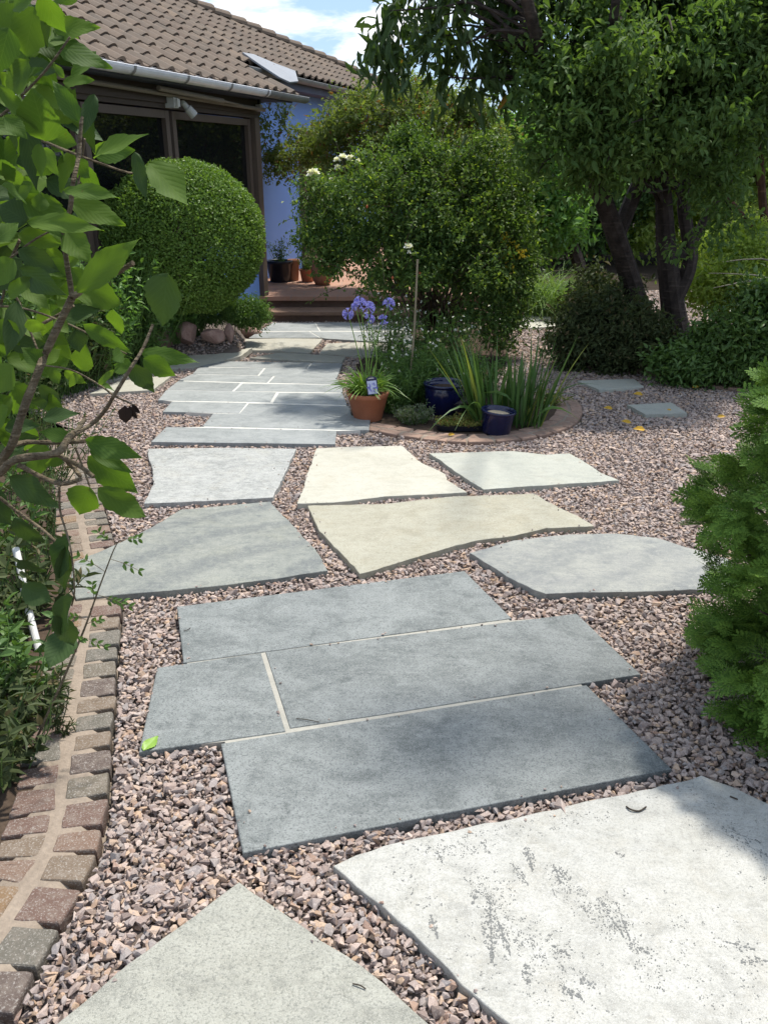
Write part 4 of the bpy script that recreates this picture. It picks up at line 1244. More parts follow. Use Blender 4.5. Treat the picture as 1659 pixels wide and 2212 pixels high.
# second tree: upright double trunk with a low rounded mid-green crown in front
TB = G(1462, 778)
tr = MB(); b0 = TB - [0, 0, .1]
tB = np.concatenate([[b0], path_px([(1462, 740, TB[1]), (1450, 640, TB[1]), (1438, 530, TB[1]), (1432, 420, TB[1]), (1420, 300, TB[1] - .2), (1390, 160, TB[1] - .4), (1370, 0, TB[1] - .5)], 28)])
tube(tr, tB, np.interp(np.linspace(0, 1, len(tB)), [0, .15, .5, 1], [0.16, 0.115, 0.075, 0.03]), 10)
tC = path_px([(1450, 660, TB[1] - .02), (1490, 560, TB[1]), (1475, 430, TB[1] + .1), (1500, 280, TB[1] + .2), (1540, 120, TB[1] + .3)], 20); tube(tr, tC, np.linspace(0.085, 0.03, len(tC)), 8)
tD = path_px([(1470, 560, TB[1]), (1545, 440, TB[1] + .1), (1590, 350, TB[1] + .1), (1640, 240, TB[1] + .1)], 16); tube(tr, tD, np.linspace(0.055, 0.03, len(tD)), 8)
mb2 = [blob(1300, 140, 6.6, 165, 130, .6), blob(1240, 270, 6.5, 120, 120, .5), blob(1350, 290, 6.6, 130, 105, .5), blob(1430, 200, 6.7, 160, 150, .6), blob(1185, 150, 6.6, 60, 70, .35), blob(1430, 60, 6.9, 200, 120, .7), blob(1570, 180, 7.0, 130, 150, .6), blob(1270, 400, 6.7, 60, 60, .3), blob(1540, 330, 7.0, 70, 90, .4), blob(1610, 40, 7.1, 130, 130, .6), blob(1500, 520, 6.7, 50, 40, .2), blob(1590, 430, 6.8, 60, 50, .3)]
lf = crown(clumps(mb2, 240, .19, .55, .55, 51), 3000, 10, 0.056, 0.50, 'o', 0.2, 0.075, 0.2, 0.25, 3.0, 51, -0.9, 2.4, 1.0, 0.5)
limbs(tr, np.concatenate([tB[12:], tC[8:], tD[6:]]), np.array(mb2), 90, 0.02, 8)
plant('garden_tree', TB, 'thick dark trunked tree with a rounded mid-green crown over the shady bed', 'tree', trunk=(tr, 'bark'), crown=(lf, 'leaf_mid'))

# third: slim reddish stems at the right edge
RB = G(1665, 730); tr = MB()
t1 = path_px([(1668, 740, RB[1]), (1655, 520, RB[1]), (1645, 420, RB[1]), (1640, 300, RB[1]), (1637, 150, RB[1]), (1642, -40, RB[1])], 24); tube(tr, t1, np.linspace(0.05, 0.03, len(t1)), 8)
t2 = path_px([(1662, 545, RB[1] + .05), (1615, 480, RB[1]), (1575, 430, RB[1]), (1540, 360, RB[1])], 14); tube(tr, t2, np.linspace(0.035, 0.018, len(t2)), 7)
rb = [blob(1640, 40, RB[1], 130, 130, .5), blob(1560, 300, RB[1] + .2, 80, 60, .3), blob(1700, 250, RB[1], 110, 150, .5)]
lf = crown(clumps(rb, 60, .2, .5, .5, 61), 420, 10, 0.07, 0.5, 'o', 0.4, 0.11, 0.4, 0.3, 1.8, 61, -0.3, 2.2); limbs(tr, t1[8:], np.array(rb), 26, 0.02, 9)
plant('slender_tree', RB, 'slender reddish stemmed tree at the right edge of the photo', 'tree', trunk=(tr, 'bark_red'), crown=(lf, 'leaf_mid'))

# ------------------------------------------------------------------ trees and hedges at the back
for (x, y, Y, blobs, m, lab, ncl, L, sd) in [
    (1270, 640, 13.0, [(1165, 380, 13.0, 120, 120), (1140, 480, 12.8, 100, 90), (1190, 290, 13.2, 90, 70), (1100, 330, 13.1, 80, 70)], 'leaf_light', 'light green broad-leaved bush behind the rose, under the gap of sky', 1500, 0.10, 71),
    (1290, 640, 17.5, [(1260, 400, 17.5, 150, 170), (1330, 330, 17.8, 140, 140), (1220, 310, 17.5, 80, 60)], 'leaf_hedge', 'dense dark green tree seen behind the leaning trunk', 1500, 0.125, 72),
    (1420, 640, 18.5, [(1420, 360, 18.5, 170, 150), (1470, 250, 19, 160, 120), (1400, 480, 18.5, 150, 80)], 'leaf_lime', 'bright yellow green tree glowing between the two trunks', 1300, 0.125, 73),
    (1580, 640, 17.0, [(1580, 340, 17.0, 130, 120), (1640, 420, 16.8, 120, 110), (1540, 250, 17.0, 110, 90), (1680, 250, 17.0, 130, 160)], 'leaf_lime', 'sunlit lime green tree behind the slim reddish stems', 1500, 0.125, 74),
    (1620, 560, 23.5, [(1560, 150, 23.5, 260, 200), (1680, 50, 23.5, 260, 250), (1450, 120, 23.5, 200, 150)], 'leaf_hedge', 'tall dark tree farthest back on the right', 1700, 0.15, 75),
    (1350, 560, 24.5, [(1330, 190, 24.5, 190, 120), (1250, 300, 24.5, 150, 90)], 'leaf_hedge', 'distant dark tree behind the crown of the garden tree', 1100, 0.14, 76),
]:
    B = np.array([blob(*b) for b in blobs]); c = at(x, y, Y); c[2] = gz(Y)
    tr = MB(); top = B[:, :3].mean(0); tp = smooth_path([c, c * .5 + top * .5 + [.1, 0, 0], top], 10); tube(tr, tp, np.linspace(0.12, 0.05, len(tp)), 8)
    limbs(tr, tp[4:], B, 20, 0.04, sd)
    plant('background_tree', c, lab, 'tree', 'trees at the back of the garden', trunk=(tr, 'bark'), crown=(crown(clumps(B, 110, .42, .55, .5, sd), ncl, 10, L, 0.55, 'd', 0.15, 0.12, 0.3, 0.25, 1.2, sd, -0.9, 1.5), m))


def hedge(x0, x1, y0, y1, z1, m, label, seed, L=0.07, n=9000):
    g = np.random.default_rng(seed); c = np.array([(x0 + x1) / 2, (y0 + y1) / 2, float(gz(y0))])
    s = np.array([x1 - x0, y1 - y0, z1 - c[2]]) / 2
    P = g.uniform(-1, 1, (n, 3)); f = g.integers(0, 4, n)
    P[f == 0, 1] = -g.uniform(.6, 1, (f == 0).sum()); P[f == 1, 2] = g.uniform(.75, 1, (f == 1).sum()); P[f == 2, 1] = -g.uniform(.8, 1, (f == 2).sum())
    P = c + [0, 0, s[2]] + P * s; P += 0.18 * vnoise(P, 1.3, seed)[:, None] * [0.3, 1, 1.2]
    mb = MB(); leaf_cloud(mb, P, g.normal(size=(n, 3)) + [0, -.5, .2], g.normal(size=(n, 3)) * .7 + [0, -.4, .8], g.uniform(.6, 1.3, n) * L, g.uniform(.6, 1.3, n) * L * .55)
    st = MB(); b = np.stack([np.linspace(x0 + .2, x1 - .2, 12), np.full(12, c[1]), np.full(12, c[2])], 1); stems(st, b, b + [0, 0, s[2] * 1.6], 0.03, 0.01, 0.08, seed)
    return plant('hedge', c, label, 'hedge', foliage=(mb, m), stems=(st, 'stem'))


hedge(0.2, 6.4, 20.0, 21.5, 2.3, 'leaf_hedge', 'long dark hedge closing the garden behind the rose bush', 81, 0.10, 14000)
hedge(6.2, 17.0, 19.4, 21.0, 2.8, 'leaf_hedge', 'long hedge at the back right, behind the tree trunks', 82, 0.10, 18000)

# ------------------------------------------------------------------ shrubs of the shady bed
def shrub(name, base, blobs, m, label, ncl, k, L, wr, kind='d', seed=0, cat='shrub', nst=14, r0=0.012, gap=-0.8, group=None, sm='stem', droop=0.1, spread=0.07, shell=.5, lump=.3, freq=2.5, up=.8, cl=0, clr=.16, sho=0, shl=.35):
    B = np.array([blob(*b) for b in blobs]); st = MB()
    limbs(st, [base, base + [.06, 0, .1], base + [-.06, .03, .12]], B, nst, r0, seed)
    fo = crown(clumps(B, cl, clr, .6, shell, seed, lump, freq) if cl else B, ncl, k, L, wr, kind, droop, spread, .2 if cl else shell, lump, freq, seed, gap, 2.5, up, zmin=float(base[2]) - 0.02)
    if sho: shoots(fo, st, B, sho, shl, L, wr, kind, seed + 1)
    return plant(name, base, label, cat, group, foliage=(fo, m), stems=(st, sm))


shrub('evergreen_shrub', G(1310, 785), [(1310, 715, 7.6, 105, 75), (1245, 735, 7.5, 60, 60), (1370, 735, 7.5, 65, 60), (1285, 650, 7.8, 65, 45), (1320, 615, 8.2, 60, 40)], 'leaf_dark', 'dark rounded evergreen shrub at the foot of the leaning tree', 1700, 10, 0.055, 0.42, 'd', 91, cl=130, clr=.13, sho=40, shl=.2)
shrub('spreading_shrub', G(1575, 700), [(1590, 590, 9.3, 120, 80), (1660, 560, 9.3, 110, 80), (1540, 630, 9.2, 70, 50), (1600, 530, 9.5, 80, 50)], 'leaf_lime', 'sunlit yellow green shrub with pale arching twigs on the right', 1500, 10, 0.055, 0.5, 'l', 92, sm='pale_twig', nst=26, r0=0.014, cl=90, clr=.22, sho=30)
shrub('leafy_shrub', G(1560, 800), [(1560, 740, 7.0, 75, 60), (1500, 770, 7.1, 45, 40), (1620, 720, 6.9, 80, 80), (1690, 700, 6.8, 90, 110)], 'leaf_cover', 'low dark green leafy shrub behind the conifer, right of the trunks', 1300, 9, 0.055, 0.5, 'o', 93, cl=80, clr=.13, sho=30, shl=.25)
shrub('leafy_shrub', G(1450, 795), [(1445, 785, 6.9, 40, 22), (1490, 795, 6.8, 45, 22)], 'leaf_cover', 'small green ground plant right at the foot of the thick trunk', 260, 9, 0.05, 0.5, 'o', 94)
shrub('leafy_shrub', G(1600, 825), [(1600, 785, 6.8, 55, 28), (1540, 792, 6.9, 45, 22), (1670, 775, 6.7, 70, 45)], 'leaf_cover', 'trailing green plant spilling towards the single row of brown setts', 600, 9, 0.045, 0.55, 'o', 95)
# bare pale twigs reaching in from the right
mb = MB(); rt = G(1760, 720)
for L_ in ([(1760, 640, 8.4), (1660, 600, 8.4), (1590, 592, 8.4), (1530, 590, 8.4)], [(1740, 660, 8.3), (1670, 570, 8.3), (1620, 560, 8.3), (1560, 566, 8.3)], [(1760, 700, 8.5), (1680, 640, 8.5), (1640, 625, 8.5), (1610, 600, 8.4)], [(1660, 600, 8.4), (1600, 610, 8.3), (1540, 622, 8.3)]):
    q = path_px(L_, 12); tube(mb, np.concatenate([[rt], q]), np.linspace(0.012, 0.003, len(q) + 1), 5)
solo('bare_branch', mb, M['pale_twig'], 'pale leafless twigs reaching in low from the right edge', 'branch', origin=rt)
# ornamental grass
GB = G(1150, 668) - [0, .9, 0]; g = np.random.default_rng(95); n = 900; mb = MB()
P = disc_pts(GB + [0.05, .4, 0], .32, n, 5); D = np.stack([g.normal(size=n) * .35, g.normal(size=n) * .35 - .05, np.ones(n)], 1)
blades(mb, P, D, g.uniform(.3, 1.0, n), g.uniform(.55, 1.05, n), 0.010, 7, seed=3)
st = MB(); n = 90; P = disc_pts(GB + [0.55, .3, 0], .22, n, 6); blades(st, P, np.stack([g.normal(size=n) * .3 + .15, g.normal(size=n) * .3, np.ones(n)], 1), g.uniform(.2, .6, n), g.uniform(.4, .75, n), 0.009, 6, seed=4)
plant('ornamental_grass', GB, 'arching clump of ornamental grass behind the rose bush', 'ornamental grass', blades=(mb, 'leaf_grass'), dry_stems=(st, 'leaf_straw'))

# ------------------------------------------------------------------ central planting: climber, rose, small tree
WB_ = H(2.2, -0.45, DECK)
cl_ = [(640, 320, 12.4, 75, 60), (710, 310, 12.2, 90, 80), (885, 225, 11.6, 80, 45), (790, 270, 11.8, 80, 45), (800, 300, 11.8, 110, 90), (880, 255, 11.6, 100, 60), (930, 280, 11.2, 110, 90), (700, 285, 12.3, 60, 36), (1010, 300, 11.2, 90, 80), (600, 350, 12.5, 34, 30), (760, 400, 11.9, 90, 50), (890, 370, 11.2, 120, 70)]
shrub('climbing_shrub', at(880, 690, 11.0) * [1, 1, 0] + [0, 0, float(gz(11.0))], cl_, 'leaf_olive', 'tall olive green shrub with reddish tips arching against the blue wall', 3000, 10, 0.060, 0.5, 'l', 101, r0=0.02, nst=46, gap=-0.8, lump=.4, up=.8, cl=190, clr=.22, shell=.6, sho=120, shl=.34)
RB_ = G(955, 735)
rose_b = [(760, 480, 8.6, 110, 80), (860, 470, 8.3, 130, 100), (960, 470, 8.2, 130, 110), (1050, 500, 8.3, 100, 90), (880, 580, 8.1, 120, 70), (990, 580, 8.0, 120, 70), (780, 560, 8.5, 70, 60), (1080, 570, 8.3, 75, 60), (900, 390, 8.5, 110, 60), (700, 450, 8.7, 60, 50), (1060, 420, 8.4, 90, 60), (1050, 650, 8.0, 60, 50), (960, 340, 8.6, 70, 50), (820, 375, 8.7, 60, 45), (1040, 350, 8.5, 70, 50), (900, 320, 8.8, 60, 40)]
rose = shrub('rose_bush', RB_, rose_b, 'leaf_rose', 'big green rose bush with white blooms and a few red hips in the planting bed', 4800, 10, 0.042, 0.55, 'd', 102, 'rose bush', 60, 0.013, -0.9, lump=.4, up=.9, cl=270, clr=.125, shell=.6, sho=250, shl=.48)
# visible canes below the crown
g = np.random.default_rng(103); st = MB(); n = 34
b = disc_pts(G(960, 735), .35, n, 8); t = b + np.stack([g.normal(size=n) * .25, g.normal(size=n) * .2, g.uniform(.6, 1.0, n)], 1)
stems(st, b, t, 0.014, 0.008, .08, 9); part('canes', st, M['bark'], rose)


def bloom(mb, c, r, seed, n=16):
    g = np.random.default_rng(seed); q = nrm(g.normal(size=(n, 3)) * [1, 1, .55] + [0, -.35, .7])
    leaf_cloud(mb, np.repeat(c[None], n, 0) + q * r * .12, q, nrm(g.normal(size=(n, 3)) * .4 + [0, -.4, 1.0]), r, r * 1.1, 'o')


for i, (x, y, r) in enumerate([(677, 377, .062), (741, 341, .04), (757, 344, .04), (729, 347, .035), (729, 362, .03), (755, 340, .028), (716, 388, .022), (775, 350, .03)]):
    mb = MB(); bloom(mb, at(x, y, 8.15 if x > 700 else 8.3), r, i); part('flower', mb, M['petal_white'], rose)
mb = MB(); c = at(677, 384, 8.3); stems(mb, [at(712, 470, 8.5)], [c], 0.004, 0.003, .06, 2); part('flower_stem', mb, M['stem'], rose)
for i in range(15):
    P, O = sample_blobs(np.array([blob(*rose_b[j]) for j in (1, 2, 3, 4, 5)]), 1, .98, .1, 2, 300 + i)
    if O[0, 1] > 0: continue
    mb = MB(); lathe(mb, [(0.0001, -.016), (.010, -.008), (.012, .002), (.007, .012), (.003, .016)], P[0] + O[0] * .03, 8); part('rose_hip', mb, M['hip'], rose)
# yellow flowered spray to the right of the rose
YB = G(1108, 700); sprays = []; g = np.random.default_rng(7)
for x, y, s in ((1108, 525, .06), (1112, 545, .05), (1098, 570, .05), (1090, 512, .03), (1105, 580, .04), (1130, 548, .03)):
    c = at(x, y, 8.05); n = 26; mb = MB(); sprays.append(mb); leaf_cloud(mb, c + g.normal(size=(n, 3)) * s * .7, g.normal(size=(n, 3)), g.normal(size=(n, 3)) + [0, -.5, .6], .028, .022)
shrub('flowering_shrub', YB, [(1110, 600, 8.2, 45, 50), (1095, 660, 8.1, 50, 50), (1060, 680, 8.0, 50, 45), (1080, 720, 7.9, 45, 35)], 'leaf_rose', 'green shrub with a few yellow flower sprays right of the rose bush', 520, 9, 0.04, 0.5, 'd', 105)
for mb in sprays: part('flower_spray', mb, M['petal_yellow'], [o for o in COL.objects if o.name.startswith('flowering_shrub')][0])

# ------------------------------------------------------------------ pots, iris and small plants of the round bed
M['terracotta'] = m_flat('terracotta', (0.36, 0.135, 0.07), 0.7, 0.3, 18, 0.4, 0.15)
M['terracotta_old'] = m_flat('terracotta_old', (0.40, 0.19, 0.11), 0.8, 0.2, 14, 0.5, 0.2)
m, N = new_mat('blue_glaze'); c = N.coord(); n = N.noise(c, 26, 4)
N.out(N.mix(n, (0.005, 0.006, 0.030), (0.010, 0.013, 0.062)), 0.13, N.bump(n, 0.12, 0.004), 0.55); M['glaze'] = m
M['black_plastic'] = m_flat('black_plastic', (0.012, 0.013, 0.020), 0.3, 0.45, 30, 0.3, 0.03)
M['pot_rim'] = m_flat('bare_clay', (0.48, 0.38, 0.25), 0.8, 0.2, 40, 0.4, 0.1)
M['compost'] = m_flat('compost', (0.05, 0.034, 0.024), 0.95, 0.1, 90, 1.0, 0.8)
M['cane'] = m_flat('bamboo', (0.25, 0.20, 0.125), 0.6, 0.3, 50, 0.5, 0.1)


def pot(prof, h, base, rim_in, soil_z, name, label, m, cat='pot', tilt=None, group=None, soil=True, ns=36, rim_mat=None):
    """prof: outer (r, z) pairs up to the rim; rim_in: wall thickness"""
    t = thing(name, base, label, cat, group)
    ro, zo = prof[-1]
    p = [(0.0001, 0.004)] + list(prof) + [(ro - rim_in, zo), (ro - rim_in - 0.004, zo - 0.02), (np.interp(soil_z, [q[1] for q in prof], [q[0] for q in prof]) - rim_in, soil_z)]
    part('body', lathe(MB(), p, base, ns, tilt), m, t, True)
    if soil:
        r = p[-1][0]
        part('soil', lathe(MB(), [(r + .002, soil_z - .004), (r * .6, soil_z + .004), (0.0001, soil_z + .008)], base, 20, tilt), M['compost'] if rim_mat is None else rim_mat, t)
    return t


# agapanthus in its terracotta pot
AP = G(795, 908); k = ppm(AP); HP = 0.215; RT_ = 46 / k
pot([(RT_ * .62, 0), (RT_ * .64, .01), (RT_ * .93, HP - .035), (RT_ * .955, HP - .034), (RT_ * 1.0, HP - .004), (RT_ * .985, HP)], HP, AP, .012, HP - .025, 'plant_pot', 'terracotta pot holding the blue flowered agapanthus', M['terracotta'])
SA = AP + [0, 0, HP - .02]; g = np.random.default_rng(1)
e = thing('agapanthus', SA, 'agapanthus with blue flower heads and lime strap leaves growing in a terracotta pot', 'flowering plant')
mb = MB(); n = 210; P = disc_pts(SA, .075, n, 3); D = np.concatenate([(P - SA)[:, :2] * 7 + g.normal(size=(n, 2)) * .35, np.full((n, 1), 1.25)], 1)
blades(mb, P, D, g.uniform(.25, 1.15, n), g.uniform(.14, .27, n), g.uniform(.010, .016, n), 8, seed=5); part('leaves', mb, M['leaf_lily'], e)
for i, (x, y, r) in enumerate([(778, 652, 13), (796, 664, 14), (752, 677, 12), (798, 688, 11), (840, 656, 13), (828, 690, 11), (768, 660, 9)]):
    c = at(x, y, SA[1] + g.uniform(-.05, .08)); rr = r / ppm(c)
    b = SA + g.normal(size=3) * [.03, .03, 0]; sm = MB(); stems(sm, [b], [c], .0042, .0032, .05, i, 6, 9)
    part('flower_stem', sm, M['leaf_lily'], e)
    fl = MB(); n = 18; q = nrm(g.normal(size=(n, 3)) + [0, 0, .35])
    for v in q:
        t0 = c + v * rr * .35; t1 = c + v * rr * .78 + [0, 0, -.004]
        a = nrm(np.cross(v, [.3, .2, .9])); bb = np.cross(v, a); an = np.arange(6) * math.pi / 3
        tube(fl, [c, t0], .0011, 3, False); tube(fl, [t0, t1], [.0018, .0042], 5, False)
        dd = np.cos(an)[:, None] * a + np.sin(an)[:, None] * bb
        leaf_cloud(fl, t1 + dd * .003, dd * .75 + v * .8, np.tile(v, (6, 1)), rr * .42, .0085)
    part('flower_head', fl, M['petal_blue'], e)
# plant label with a picture of the flower
tc = at(804, 834, AP[1] - RT_ - .012); w, h = 12 / ppm(tc), 19 / ppm(tc)
e = thing('plant_label', tc - [0, 0, h], 'dark blue plant label with a flower picture stuck in the terracotta pot', 'plant label')
a_ = R(-7); ux = np.array([math.cos(a_), 0, -math.sin(a_)]); uz = np.array([math.sin(a_), 0, math.cos(a_)])
tp = lambda x, z, d=0.0: tc + ux * x * w + uz * z * h + np.array([0, -d, 0])
mb = MB(); out = [(-1, -1), (1, -1), (1, .8)] + [(math.cos(t), .8 + .32 * math.sin(t)) for t in np.linspace(.2, math.pi - .2, 9)] + [(-1, .8)]
n = len(out); mb.add(np.array([tp(*q) for q in out] + [tp(*q, -.002) for q in out]), [np.arange(n)[None], np.arange(n, 2 * n)[None, ::-1]]); i_ = np.arange(n); j_ = (i_ + 1) % n; mb.add(np.array([tp(*q) for q in out] + [tp(*q, -.002) for q in out]), np.stack([i_, j_, j_ + n, i_ + n], 1))
M['label_navy'] = m_flat('label_navy', (0.015, 0.02, 0.07), 0.35, 0.4, 60, 0.2, 0.0); M['label_pale'] = m_flat('label_pale', (0.50, 0.55, 0.74), 0.35, 0.4, 60, 0.3, 0.0)
part('card', mb, M['label_navy'], e)
mb = MB(); mb.add(np.array([tp(-.84, -.9, .001), tp(.84, -.9, .001), tp(.84, .62, .001), tp(-.84, .62, .001)]), np.arange(4)[None]); part('picture', mb, M['label_pale'], e)
mb = MB(); n = 34; g = np.random.default_rng(4); a = g.uniform(0, 6.28, n); r = np.sqrt(g.uniform(size=n)) * .62
c = np.array([tp(math.cos(t) * q, -.12 + .62 * math.sin(t) * q, .0016) for t, q in zip(a, r)]); leaf_cloud(mb, c, np.stack([np.cos(a), 0 * a, np.sin(a)], 1), np.tile([0, -1.0, 0], (n, 1)), h * .30, h * .14); part('printed_flower', mb, M['petal_blue'], e)
mb = MB()
for k_ in range(5): mb.add(np.array([tp(-.5 + .2 * k_, .84 + .05 * (k_ % 2), .001), tp(-.38 + .2 * k_, .84, .001), tp(-.36 + .2 * k_, 1.0, .001), tp(-.5 + .2 * k_, .96, .001)]), np.arange(4)[None])
part('printed_heading', mb, M['white_plastic'], e)
# blue glazed pots
B1 = G(1070, 940); k = ppm(B1); r = 38 / k; h = 0.158
pot([(r * .76, 0), (r * .80, .006), (r * .93, h - .025), (r * .95, h - .022), (r * .955, h - .018), (r * 1.0, h - .015), (r * 1.0, h - .003), (r * .98, h)], h, B1 + [0, 0, .02], .010, h - .028, 'glazed_pot', 'small tilted dark blue glazed pot on the front edging', M['glaze'], tilt=((0, 1, 0), R(5)), rim_mat=M['pot_rim'])
B2 = G(958, 893); k = ppm(B2); r = 45 / k; h = 0.225
pot([(r * .80, 0), (r * .84, .006), (r * .95, h - .03), (r * .94, h - .027), (r * .94, h - .022), (r * 1.0, h - .018), (r * 1.0, h - .003), (r * .98, h)], h, B2 + [0, 0, .01], .014, h - .04, 'glazed_pot', 'larger dark blue glazed pot standing behind the iris leaves', M['glaze'])
# iris clumps
def iris(base, n, rad, hh, label, seed, lean=0.0):
    g = np.random.default_rng(seed); mb = MB(); e = thing('iris', base, label, 'iris', 'iris clumps in the round bed')
    P = disc_pts(base, rad, n, seed); D = np.concatenate([(P - base)[:, :2] * 1.5 + g.normal(size=(n, 2)) * .12 + [lean, 0], np.ones((n, 1))], 1)
    big = g.uniform(size=n) < .16
    blades(mb, P, D, np.where(big, g.uniform(.6, 1.2, n), g.uniform(0, .16, n)), hh * 1.22 * g.uniform(.6, 1.05, n), g.uniform(.018, .030, n), 8, .55, seed, .06)
    part('leaves', mb, M['leaf_iris'], e)
iris(G(1042, 925) + [0, 0, .02], 46, .09, .56, 'sword leaved iris clump behind the small tilted blue pot', 3, -.20)
iris(G(1135, 925) + [0, 0, .02], 60, .11, .56, 'sword leaved iris clump at the right end of the bed, leaning right', 4, .16)
iris(G(1090, 915) + [0, .05, .02], 26, .08, .42, 'shorter sword leaved iris between the two taller clumps', 5, .02)
# gaura with white butterfly flowers, and leafy perennials round it
def perennial(name, base, rad, n, hgt, m, label, seed, L=.035, wr=.3, fl=None, cat='plant', kind='d', lean=.25, nst=None, group=None, flm='petal_white', fls=.016):
    g = np.random.default_rng(seed); e = thing(name, base, label, cat, group); nst = nst or n // 14
    b = disc_pts(base, rad * .6, nst, seed); t = b + np.stack([(b - base)[:, 0] * .7 + g.normal(size=nst) * lean * hgt, (b - base)[:, 1] * .7 + g.normal(size=nst) * lean * hgt, hgt * g.uniform(.6, 1.1, nst)], 1)
    st = MB(); stems(st, b, t, .003, .0015, .08, seed, 4, 6); part('stems', st, M['leaf_cover'], e)
    i = g.integers(0, nst, n); f = g.uniform(.15, 1.0, n)[:, None]; P = b[i] * (1 - f) + t[i] * f
    mb = MB(); leaf_cloud(mb, P, g.normal(size=(n, 3)) * [1, 1, .6] + [0, 0, .35], g.normal(size=(n, 3)) * .6 + [0, 0, .9], L * g.uniform(.6, 1.4, n), L * wr * g.uniform(.7, 1.3, n), kind); part('leaves', mb, M[m], e)
    if fl:
        i = g.integers(0, nst, fl); f = g.uniform(.85, 1.25, fl)[:, None]; P = b[i] * (1 - f) + t[i] * f
        for p in P:
            fm = MB(); q = g.normal(size=(5, 3)); leaf_cloud(fm, np.repeat(p[None], 5, 0), q, g.normal(size=(5, 3)), fls, fls * .7); part('flower', fm, M[flm], e)
    return e
perennial('gaura', G(890, 870), .26, 2600, .40, 'leaf_cover', 'airy gaura with narrow leaves and small white flowers beside the bamboo cane', 11, .045, .2, 34, 'flowering plant')
perennial('gaura', G(845, 800), .26, 1200, .55, 'leaf_cover', 'tall thin gaura with white flowers behind the agapanthus', 12, .04, .2, 46, 'flowering plant', lean=.16)
perennial('gaura', G(955, 800), .30, 1700, .50, 'leaf_cover', 'white flowered gaura in front of the rose canes', 13, .04, .2, 46, 'flowering plant')
perennial('leafy_perennial', G(850, 890), .16, 1500, .30, 'leaf_cover', 'leafy green perennial pressed against the right of the terracotta pot', 14, .045, .25)
perennial('leafy_perennial', G(1010, 860), .26, 2000, .34, 'leaf_cover', 'soft green perennial behind the larger blue pot', 15, .04, .3)
perennial('grey_shrublet', G(893, 915), .14, 1500, .12, 'leaf_grey', 'small grey green mound at the front of the bed next to the agapanthus pot', 16, .022, .45, cat='shrub')
perennial('heuchera', G(1010, 905), .09, 190, .13, 'leaf_plum', 'dark purple leaved heuchera between the two blue pots', 17, .055, .9, kind='l')
perennial('bed_plant', G(1180, 880), .10, 260, .14, 'leaf_sedum', 'yellowing small plant at the right end of the bed', 18, .035, .4)
# sedum tray
ST = G(1000, 935) + [0, .05, .02]; e = thing('seed_tray', ST, 'low black tray of yellow green sedum at the front of the bed', 'tray')
mb = MB(); w = 60 / ppm(ST)
q = np.array([[math.cos(a) * w * (1 if abs(math.cos(a)) < .99 else 1), math.sin(a) * .085] for a in np.linspace(0, 2 * math.pi, 25)[:-1]]); q = np.sign(q) * np.abs(q / [w, .085]) ** .5 * [w, .085]; n = len(q)
ring = lambda f, z: np.column_stack([q * f, np.full(n, z)]) + ST
mb.add(np.concatenate([ring(.93, 0), ring(1, .035), ring(.97, .035), ring(.92, .012)]), [grid_faces(4, n, True)]); mb.F[24] = [np.arange(n)[None] + 3 * n]; part('tray', mb, M['black_plastic'], e)
mb = MB(); n = 1700; P = disc_pts([0, 0, 0], 1, n, 2) * [w * 1.0, .09, 0] + ST + [0, 0, .02]; g = np.random.default_rng(8); P[:, 2] += g.uniform(0, .055, n) * (.5 + .7 * (vnoise(P, 9, 4) + .5).clip(0, 1))
leaf_cloud(mb, P, g.normal(size=(n, 3)) + [0, 0, .8], g.normal(size=(n, 3)) + [0, 0, .5], .016, .009); part('sedum', mb, M['leaf_sedum'], e)
# cane with a white bud beside it
c0, c1 = G(880, 872), at(902, 560, G(880, 872)[1] + .1); mb = MB(); q = smooth_path([c0 - [0, 0, .05], (c0 + c1) / 2 + [.012, 0, 0], c1], 20)
rr = np.full(len(q), .0075); rr[::4] = .009; tube(mb, q, rr, 8); solo('bamboo_cane', mb, M['cane'], 'thin bamboo cane standing upright in the round bed', 'cane', origin=c0)
mb = MB(); bloom(mb, at(882, 534, 7.6), .04, 3, 12); bloom(mb, at(884, 545, 7.6), .02, 4, 8); part('flower', mb, M['petal_white'], rose)
st = MB(); stems(st, [at(900, 640, 7.9)], [at(882, 540, 7.6)], .004, .003, .04, 3); part('flower_stem', st, M['stem'], rose)
# stones and yellow leaves at the right end of the bed
for i, (x, y, r, lb) in enumerate([(1168, 882, 10, 'pale stone at the right end of the round bed'), (1186, 884, 7, 'smaller whitish stone beside the pale one in the bed')]):
    c = G(x, y); bm = bmesh.new(); bmesh.ops.create_icosphere(bm, subdivisions=2, radius=r / ppm(c)); V = np.array([v.co[:] for v in bm.verts]); F = np.array([[v.index for v in f.verts] for f in bm.faces]); bm.free()
    V = V * [1.2, .9, .6] * (1 + .2 * vnoise(V, 20, i))[:, None] + c + [0, 0, .02]; solo('stone', MB().add(V, F), M['flag_buff'], lb, 'stone')

